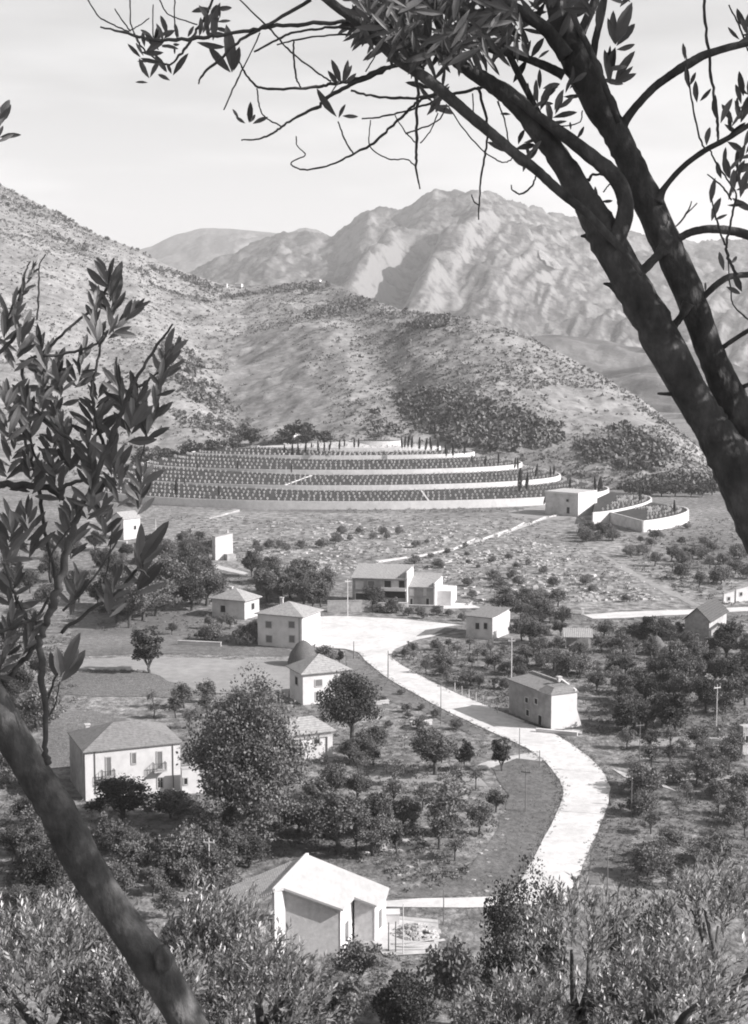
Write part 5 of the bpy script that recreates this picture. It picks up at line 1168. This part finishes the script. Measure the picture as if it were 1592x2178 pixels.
TW = [[(215, 57, 4), (274, 72, 6), (321, 83, 7), (400, 83, 8), (463, 75, 8), (541, 64, 8), (588, 55, 9), (680, 49, 9), (741, 47, 9), (820, 50, 10), (850, 62, 12)],
      [(541, 110, 4), (588, 86, 5), (620, 71, 5), (663, 63, 5), (710, 58, 6), (773, 63, 6), (840, 72, 6)], [(554, 69, 3), (530, 120, 3), (505, 170, 4), (477, 234, 3)], [(590, 95, 3), (641, 83, 4), (713, 74, 4), (773, 74, 5), (830, 78, 5)],
      [(505, -5, 3), (563, 50, 4), (601, 91, 4), (626, 116, 4), (680, 157, 4), (704, 172, 4)], [(660, 0, 8), (573, 50, 7), (513, 85, 6), (469, 126, 6), (431, 160, 5), (423, 180, 3)],
      [(455, -5, 5), (440, 30, 6), (419, 63, 6), (400, 97, 6), (381, 119, 5), (356, 138, 4), (315, 113, 4), (296, 91, 4), (285, 70, 4)], [(185, -5, 3), (211, 35, 3), (243, 53, 3), (275, 68, 3)], [(277, -5, 3), (279, 50, 3), (290, 79, 3)],
      [(338, -5, 3), (356, 28, 3), (384, 41, 3), (421, 52, 3)], [(372, -5, 3), (372, 57, 3), (378, 82, 3)], [(244, 18, 2), (262, 45, 3), (278, 66, 3)], [(318, 38, 2), (300, 52, 2), (278, 64, 3)], [(326, 10, 2), (326, 80, 3)],
      [(508, 126, 3), (519, 151, 4), (541, 179, 5), (573, 190, 6), (620, 188, 6), (680, 185, 7), (704, 179, 7), (757, 170, 8), (804, 151, 8), (851, 136, 10)], [(513, 298, 3), (551, 295, 4), (582, 283, 5), (601, 268, 5), (635, 248, 6), (680, 225, 8), (704, 201, 9), (757, 176, 9), (820, 149, 9), (860, 130, 9)],
      [(547, 188, 3), (551, 220, 3), (563, 248, 3), (601, 270, 3)], [(630, 289, 2), (633, 311, 2), (649, 330, 3), (619, 347, 3), (647, 361, 4), (704, 350, 4), (751, 328, 5), (795, 305, 6), (832, 270, 6), (861, 242, 6), (889, 217, 6), (914, 207, 6), (961, 201, 7), (1018, 188, 7), (1050, 180, 7)],
      [(748, 193, 5), (788, 203, 5), (851, 209, 6), (898, 207, 6), (930, 200, 6)], [(770, 253, 3), (814, 248, 4), (861, 237, 4), (914, 220, 5), (940, 205, 5)], [(884, 120, 9), (889, 188, 7), (887, 251, 6), (886, 314, 6), (886, 355, 5), (894, 402, 3)], [(788, 255, 2), (788, 311, 3), (826, 338, 3), (864, 339, 3), (886, 355, 3)],
      [(840, 245, 2), (862, 280, 3), (884, 303, 3)], [(950, 222, 3), (930, 258, 3), (862, 285, 4)], [(1018, 185, 7), (1037, 261, 6), (1037, 295, 5), (1030, 339, 5), (1022, 400, 4), (1018, 467, 3)], [(1004, 414, 3), (1008, 428, 3), (1019, 436, 3)],
      [(955, 228, 3), (986, 273, 3), (1024, 317, 3), (1065, 344, 3), (1084, 342, 3), (1095, 330, 3)], [(1005, 198, 3), (1008, 248, 3)], [(932, 240, 2), (918, 275, 2), (895, 305, 3)], [(1142, 372, 3), (1130, 398, 4), (1108, 412, 4), (1090, 404, 3), (1088, 394, 2)], [(722, 172, 4), (700, 205, 2)],
      [(720, 258, 3), (735, 300, 4), (752, 328, 4)], [(625, 88, 4), (626, 130, 4), (630, 165, 4), (640, 186, 3)], [(806, 100, 3), (795, 125, 3), (778, 152, 3)], [(1497, -10, 6), (1502, 60, 6), (1512, 150, 6), (1522, 220, 6), (1528, 275, 6), (1527, 310, 4)], [(1458, 100, 2), (1463, 150, 3), (1473, 220, 4), (1486, 285, 4), (1500, 318, 4)],
      [(1510, 318, 4), (1525, 350, 4), (1550, 385, 4), (1566, 412, 4), (1560, 450, 5), (1552, 490, 5), (1545, 520, 6), (1550, 550, 7), (1568, 585, 7)], [(1505, 370, 3), (1535, 395, 4), (1556, 425, 4)], [(1513, 420, 3), (1525, 470, 4), (1537, 505, 4), (1545, 525, 5)], [(1430, 490, 3), (1458, 458, 4), (1472, 428, 2)], [(1459, 456, 3), (1484, 432, 2)],
      [(1550, 10, 3), (1575, 60, 4), (1592, 110, 4)], [(1548, 540, 3), (1555, 620, 3), (1562, 650, 3), (1592, 680, 4)], [(1283, 372, 5), (1262, 372, 6), (1250, 386, 8)], [(1284, 408, 3), (1290, 400, 3), (1300, 390, 3)], [(1060, 215, 4), (1075, 260, 3), (1082, 300, 3), (1090, 308, 2)], [(1175, 270, 3), (1230, 262, 3), (1240, 235, 3)]]
for k, b in enumerate(TW): limb('twig', b, right, D0 + rn.uniform(-.12, .12), 'twig', 6, .35, 6)
lm = MB()
z1 = lambda x, y: (180 + x / 3.184, y / 3.184); z2 = lambda x, y: (600 + x / 3.184, y / 3.184); z3 = lambda x, y: (1092 + x / 3.184, y / 3.184)
for z, L in ((z1, [(440, 530, 370, 395), (445, 525, 520, 395), (430, 560, 345, 557), (600, 510, 705, 360), (590, 500, 555, 425), (580, 545, 498, 503), (990, 490, 840, 312), (1000, 490, 960, 165), (1010, 480, 1050, 315), (640, 255, 615, 160), (700, 250, 742, 175), (600, 310, 522, 316), (600, 300, 645, 300), (612, 310, 612, 368),
                   (870, 275, 880, 80), (850, 150, 775, 35), (860, 60, 725, 82), (885, 66, 1000, 52), (850, 120, 900, 30), (845, 270, 835, 150), (1045, 805, 1003, 738), (1090, 835, 1025, 790), (1115, 830, 1125, 688), (1120, 830, 1157, 775), (1140, 838, 1245, 793), (470, 270, 380, 200), (470, 270, 500, 200), (450, 290, 400, 250), (480, 240, 470, 330), (500, 290, 440, 330), (370, 300, 350, 240)]),
             (z2, [(400, 570, 335, 402), (410, 560, 448, 405), (420, 560, 475, 440), (380, 580, 310, 478), (430, 560, 505, 495), (370, 790, 236, 598), (385, 800, 432, 705), (410, 785, 518, 790), (1000, 600, 835, 558), (1050, 765, 1040, 650), (1040, 760, 1075, 670), (1550, 775, 1478, 772)]),
             (z3, [(690, 300, 805, 15), (680, 290, 678, 70), (695, 300, 760, 60), (700, 310, 825, 160), (690, 300, 640, 120), (700, 335, 825, 300), (690, 545, 825, 345), (680, 560, 812, 448), (690, 562, 835, 497), (640, 540, 618, 335), (650, 540, 692, 320), (655, 560, 640, 420), (120, 390, 210, 255), (170, 395, 245, 340), (100, 385, 55, 295), (90, 380, 120, 270), (185, 745, 262, 565), (280, 745, 342, 605), (200, 600, 318, 568),
                   (180, 605, 180, 465), (90, 645, 100, 558), (0, 560, 90, 410), (30, 480, 100, 400), (150, 690, 140, 620), (1165, 405, 1150, 290), (1190, 595, 1172, 445), (1200, 575, 1238, 488), (1245, 695, 1235, 545), (1265, 685, 1342, 598), (1310, 985, 1332, 860), (1372, 800, 1368, 640), (1405, 835, 1485, 665), (430, 940, 480, 855), (390, 880, 385, 825), (1430, 1115, 1440, 995), (1460, 1160, 1540, 1070), (1410, 1210, 1380, 1095), (1510, 1240, 1545, 1150), (1540, 830, 1592, 650), (1430, 840, 1530, 910), (1450, 960, 1560, 1030), (1560, 650, 1530, 480), (1590, 640, 1520, 590), (1580, 200, 1515, 55), (1592, 240, 1540, 120), (1560, 1000, 1592, 880), (1500, 680, 1540, 800)])):
    for q in L: leafpx(lm, o1, *z(*q[:2]), *z(*q[2:]), D0 + rn.uniform(-.08, .08), .135)
for q in ((1512, 432, 1522, 378), (1514, 470, 1534, 420), (1520, 468, 1548, 456), (1540, 575, 1530, 535), (1555, 560, 1568, 545), (1270, 425, 1266, 396), (1280, 428, 1304, 427), (1578, 620, 1560, 580), (1500, 620, 1500, 600), (1545, 610, 1575, 625), (1552, 380, 1540, 330), (1560, 390, 1585, 340), (1575, 420, 1592, 360)): leafpx(lm, o1, *q, D0, .14)
for _ in range(520):                                   # the tangle of leaves along the top edge
    x = rn.uniform(770, 1110); y = rn.uniform(-30, 130 - abs(x - 960) * .28); a = R(rn.gauss(250, 50)); l = rn.uniform(45, 80); leafpx(lm, o1, x, y, x + cos(a) * l, y + abs(sin(a)) * l * (.9 if rn.random() < .6 else -.9), D0 + rn.uniform(-.25, .25), .09)
for _ in range(60):
    x, y = rn.uniform(1120, 1320), rn.uniform(-40, 20); a = R(rn.uniform(0, 360)); l = rn.uniform(45, 80); leafpx(lm, o1, x, y, x + cos(a) * l, y + sin(a) * l, D0 + rn.uniform(-.2, .2), .12)
for (x, y, n) in ((320, 84, 9), (345, 78, 6), (300, 100, 4), (455, 40, 6), (430, 60, 4), (1180, 230, 6), (1150, 200, 5), (1210, 175, 5), (1560, 250, 6), (1575, 330, 7), (1585, 200, 5), (1560, 400, 6), (1580, 60, 5), (1290, 130, 6), (1120, 330, 5), (1100, 300, 5), (920, 215, 5), (930, 190, 6)): spray(lm, o1, x, y, n, 60, 70, 30, 58)
# the part of its crown that spreads out of the picture to the right and overhead
def outside(p): return p.x > .12 + .262 * p.y or p.z > H + .30 * p.y
tw = MB()
for (sx, sy, w), ends in (((1700, 70, 13), ((1.5, 2.75, 58.5), (2.1, 2.4, 59.2), (2.6, 2.1, 59.9))), ((1680, 215, 9), ((1.5, 2.7, 58.0), (2.2, 2.4, 58.5), (2.9, 2.1, 58.9))), ((1680, 530, 18), ((1.4, 2.7, 57.4), (2.1, 2.3, 57.9), (2.8, 1.9, 58.2))), ((1650, 670, 8), ((1.4, 2.8, 57.1), (2.0, 2.5, 57.3), (2.5, 2.3, 57.5))), ((1540, -160, 14), ((1.3, 2.9, 58.6), (1.7, 2.6, 59.4), (2.1, 2.4, 60.2)))):
    P = [at(sx, sy, D0 + .05)] + [V(q) for q in ends]
    if sy < 0: P = [at(1179, -120, D0 + .06)] + P
    C = [V(q) for q in curve([tuple(q) for q in P], 8)]; n = len(C); r0 = max(.008, w / 2 * D0 / F)
    mb = MB(); mb.tube([q - o1 for q in C], [r0 * (1 - .8 * i / (n - 1)) for i in range(n)], 8, .15); mb.build('branch', M['bark'], right, smooth=True)
    for i in range(4, n):
        for _ in range(5):
            d = (rdir(rn) + V((0, 0, .25))).normalized(); L = rn.uniform(.3, .85); e = C[i] + d * L
            if not (outside(e) and outside(C[i])): continue
            tw.tube([C[i] - o1, C[i].lerp(e, .5) + rdir(rn) * .03 - o1, e - o1], [.005, .004, .002], 5, cap=False)
            for t in range(18):
                p = C[i].lerp(e, .2 + .8 * t / 17) + rdir(rn) * .012; q = (d * .6 + rdir(rn)).normalized()
                if outside(p): leaf3(lm, p - o1, p + q * rn.uniform(.05, .08) - o1, rdir(rn), .125)
tw.build('twigs', M['twig'], right, kind='stuff')
lm.build('foliage', M['leaf_near'], right)

# left hand olive: a leaning limb across the lower left with leafy shoots
o2 = foot(690, D0); left = empty('olive_tree', o2, 0, label='olive with a thick leaning limb across the lower left and leafy shoots', cat='olive tree', group='olive trees framing the view')
limb('trunk', [(700, 4200, 176), (680, 3300, 145), (620, 2750, 122), (540, 2480, 99), (465, 2300, 86), (402, 2178, 79), (352, 2092, 83), (326, 2052, 93), (292, 2005, 81), (235, 1925, 79), (184, 1848, 83), (150, 1780, 86), (125, 1728, 79), (75, 1648, 76), (10, 1540, 79), (-60, 1425, 86), (-130, 1300, 80), (-190, 1150, 73), (-230, 950, 65), (-250, 700, 57), (-250, 400, 46)], left, n=22, rough=.13)
mb = MB()                                              # pruning scar on the limb
c0 = at(346, 2044, D0 - .055) - o2
for j in range(4):
    for i in range(16):
        a = 2 * pi * i / 16; q = (.026, .021, .013, .003)[j]; mb.v.append((c0.x + cos(a) * q * .75, c0.y - (-.012, .006, .003, .0)[j], c0.z + sin(a) * q * 1.2))
for j in range(3):
    for i in range(16): a, b = j * 16 + i, j * 16 + (i + 1) % 16; mb.f.append((a, b, b + 16, a + 16))
mb.f.append(tuple(48 + i for i in range(16))); mb.build('branch_scar', M['bark'], left, smooth=True)
SH = [[(102, 1625, 16), (97, 1590, 12), (95, 1500, 14), (90, 1430, 16), (84, 1370, 15), (98, 1330, 15), (116, 1280, 17), (130, 1220, 17), (148, 1150, 15), (170, 1085, 13), (200, 1030, 12), (226, 960, 12), (250, 900, 11), (275, 835, 9), (300, 790, 7), (335, 735, 6), (368, 690, 4)],
      [(84, 1372, 10), (70, 1340, 9), (50, 1300, 8), (28, 1255, 6), (10, 1200, 4)], [(-20, 1480, 14), (14, 1445, 13), (50, 1405, 12), (84, 1360, 11), (105, 1300, 9), (120, 1240, 8), (95, 1130, 8), (85, 1045, 9), (60, 960, 7), (40, 890, 6), (20, 820, 5)], [(130, 1345, 8), (190, 1300, 8), (245, 1265, 8), (292, 1210, 7), (312, 1175, 6)],
      [(-20, 1032, 16), (50, 1030, 15), (100, 1038, 14), (135, 1062, 10)], [(122, 1040, 10), (180, 1020, 7), (215, 1015, 4)], [(55, 845, 6), (90, 885, 7), (130, 920, 8), (165, 950, 8)], [(226, 960, 8), (205, 890, 8), (195, 830, 7), (205, 785, 6), (215, 730, 5), (225, 690, 4)], [(62, 860, 8), (50, 810, 8), (55, 770, 7), (90, 752, 7), (140, 705, 6), (185, 668, 6), (215, 640, 6), (232, 600, 6), (236, 560, 5)],
      [(92, 758, 7), (150, 750, 6), (200, 735, 5), (222, 715, 4)], [(40, 640, 6), (56, 575, 4), (66, 555, 3)], [(80, 680, 4), (84, 600, 4), (84, 565, 3), (98, 540, 2)], [(60, 860, 7), (70, 960, 5), (105, 1010, 5), (110, 1035, 6)], [(262, 870, 6), (250, 800, 5), (248, 760, 4)], [(275, 838, 6), (310, 812, 6), (340, 790, 4)], [(300, 1030, 3), (290, 1000, 3), (305, 960, 3), (312, 910, 2)], [(290, 1210, 4), (305, 1215, 5), (318, 1230, 3)],
      [(100, 1500, 6), (118, 1440, 5), (135, 1420, 5)], [(96, 1530, 6), (118, 1500, 4), (128, 1450, 3)], [(0, 1345, 9), (40, 1330, 8), (80, 1310, 7), (105, 1270, 6)], [(160, 1110, 6), (110, 1180, 5), (108, 1240, 5)], [(240, 1120, 3), (230, 1200, 3), (220, 1240, 3)], [(135, 1300, 6), (200, 1230, 5), (250, 1150, 4)], [(15, 700, 7), (30, 640, 7), (45, 615, 6)], [(-10, 760, 9), (30, 720, 8), (45, 690, 6)]]
for b in SH: limb('shoot', b, left, D0 + rn.uniform(-.15, .1), 'twig', 8, .12, 6)
lm = MB()
for x, y, n, a, sp, l0, l1 in ((235, 600, 9, 92, 45, 60, 84), (205, 665, 7, 92, 35, 50, 75), (262, 660, 6, 45, 35, 50, 70), (95, 755, 9, 95, 50, 55, 85), (40, 720, 6, 80, 60, 50, 80), (20, 660, 5, 80, 40, 50, 75), (62, 568, 3, 70, 30, 28, 36), (125, 790, 6, 90, 60, 45, 65), (60, 860, 10, 95, 60, 55, 80), (15, 860, 9, 85, 60, 60, 90), (205, 850, 9, 92, 60, 50, 75),
                               (285, 860, 9, 85, 45, 60, 90), (265, 830, 6, 100, 40, 55, 80), (325, 865, 7, 75, 45, 50, 80), (345, 775, 4, 80, 40, 45, 65), (360, 745, 3, 75, 30, 50, 62), (140, 930, 7, 95, 55, 50, 75), (125, 880, 6, 95, 50, 50, 70), (195, 960, 8, 95, 50, 50, 75), (240, 945, 7, 80, 50, 55, 80), (65, 985, 5, 90, 50, 45, 60), (25, 950, 7, 80, 60, 55, 85), (120, 1000, 6, 100, 50, 45, 65),
                               (190, 1035, 7, 90, 55, 50, 75), (60, 1110, 8, 85, 60, 50, 80), (150, 1110, 8, 90, 60, 50, 75), (220, 1090, 7, 90, 60, 50, 70), (300, 1200, 5, 80, 50, 70, 90), (240, 1245, 5, 85, 50, 50, 70), (160, 1240, 5, 90, 60, 45, 65), (30, 1235, 6, 85, 55, 50, 75), (20, 1310, 6, 60, 50, 45, 70), (10, 1380, 4, 60, 40, 45, 60), (65, 1330, 4, 80, 50, 40, 60), (300, 1020, 7, 75, 45, 50, 80), (-4, 250, 5, 75, 45, 40, 60), (20, 1130, 7, 80, 60, 60, 90),
                               (90, 820, 6, 90, 60, 50, 70), (170, 760, 5, 90, 60, 40, 60), (110, 950, 5, 95, 60, 45, 65), (250, 1010, 5, 80, 50, 45, 65)):
    spray(lm, o2, x, y + 10, n + 9, a, sp, l0 * .74, l1 * .88, D0 + rn.uniform(-.15, .1))
for q in ((130, 1440, 120, 1375), (135, 1430, 172, 1345), (140, 1428, 168, 1380), (130, 1450, 182, 1382), (120, 1440, 108, 1385), (360, 760, 402, 722), (352, 755, 372, 695), (0, 292, 46, 287), (0, 262, 24, 222), (-5, 265, 20, 212), (292, 1190, 300, 1112), (300, 1195, 355, 1115), (305, 1200, 350, 1160), (316, 1180, 360, 1108)): leafpx(lm, o2, *q, D0 - .05, .15)
lm.build('foliage', M['leaf_near'], left)

# ------------------------------------------------------------------ haze, sky, sun, camera
mb = MB(); mb.box(-13000, 13000, -400, 12500, -60, 900)
hz = bpy.data.materials.new('haze'); hz.use_nodes = True; t = hz.node_tree; t.nodes.clear()
ou = t.nodes.new('ShaderNodeOutputMaterial'); pv = t.nodes.new('ShaderNodeVolumePrincipled')
pv.inputs['Color'].default_value = (.97, .96, .965, 1); pv.inputs['Density'].default_value = 1.0e-4; pv.inputs['Anisotropy'].default_value = .2
t.links.new(pv.outputs[0], ou.inputs['Volume']); mb.build('haze', hz, kind='stuff', label='thin pale haze over the valley', cat='haze')
SUN_H, SUN_E = V((.965, -.25, 0)).normalized(), R(32)
sd = V((SUN_H.x * cos(SUN_E), SUN_H.y * cos(SUN_E), sin(SUN_E)))
w = bpy.data.worlds.new('World'); SC.world = w; w.use_nodes = True; t = w.node_tree; bg = t.nodes['Background']
sk = t.nodes.new('ShaderNodeTexSky'); sk.sky_type = 'NISHITA'; sk.sun_disc = False; sk.sun_elevation = SUN_E; sk.sun_rotation = math.atan2(SUN_H.x, SUN_H.y); sk.air_density = 1.0; sk.dust_density = 1.0
hs = t.nodes.new('ShaderNodeRGBToBW')
t.links.new(sk.outputs[0], hs.inputs[0])
tc = t.nodes.new('ShaderNodeTexCoord'); mp = t.nodes.new('ShaderNodeMapping'); mp.inputs['Rotation'].default_value = (0, R(-14), 0); mp.inputs['Scale'].default_value = (2, 2, 12)
nz = t.nodes.new('ShaderNodeTexNoise'); nz.inputs['Scale'].default_value = 2.3; nz.inputs['Detail'].default_value = 6; nz.inputs['Roughness'].default_value = .5
mr = t.nodes.new('ShaderNodeMapRange'); mr.inputs[1].default_value = .46; mr.inputs[2].default_value = .7; mr.inputs[3].default_value = 1.0; mr.inputs[4].default_value = 1.3
sc = t.nodes.new('ShaderNodeVectorMath'); sc.operation = 'SCALE'
t.links.new(tc.outputs['Generated'], mp.inputs[0]); t.links.new(mp.outputs[0], nz.inputs['Vector']); t.links.new(nz.outputs[0], mr.inputs[0])
t.links.new(hs.outputs[0], sc.inputs[0]); t.links.new(mr.outputs[0], sc.inputs['Scale']); t.links.new(sc.outputs[0], bg.inputs[0]); bg.inputs[1].default_value = .095
l = bpy.data.lights.new('sun', 'SUN'); l.energy = 4.5; l.angle = R(.5); l.color = (1, .975, .965)
lo = bpy.data.objects.new('sun', l); COL.objects.link(lo); lo.rotation_euler = (-sd).to_track_quat('-Z', 'Y').to_euler(); lo.location = (50, -20, 120)
cd = bpy.data.cameras.new('camera'); cam = bpy.data.objects.new('camera', cd); COL.objects.link(cam); SC.camera = cam
cam.location = CAM; cam.rotation_euler = (pi / 2 - TH, 0, 0); cd.sensor_fit = 'VERTICAL'; cd.sensor_height = 36; cd.lens = F / 2178 * 36; cd.clip_start = .05; cd.clip_end = 30000
SC.view_settings.view_transform = 'Standard'; SC.view_settings.look = 'None'; SC.view_settings.exposure = .92; SC.view_settings.gamma = 1
SC.cycles.filter_width = 1.9; SC.cycles.max_bounces = 6; SC.cycles.volume_bounces = 1; SC.cycles.diffuse_bounces = 3; SC.cycles.use_denoising = True
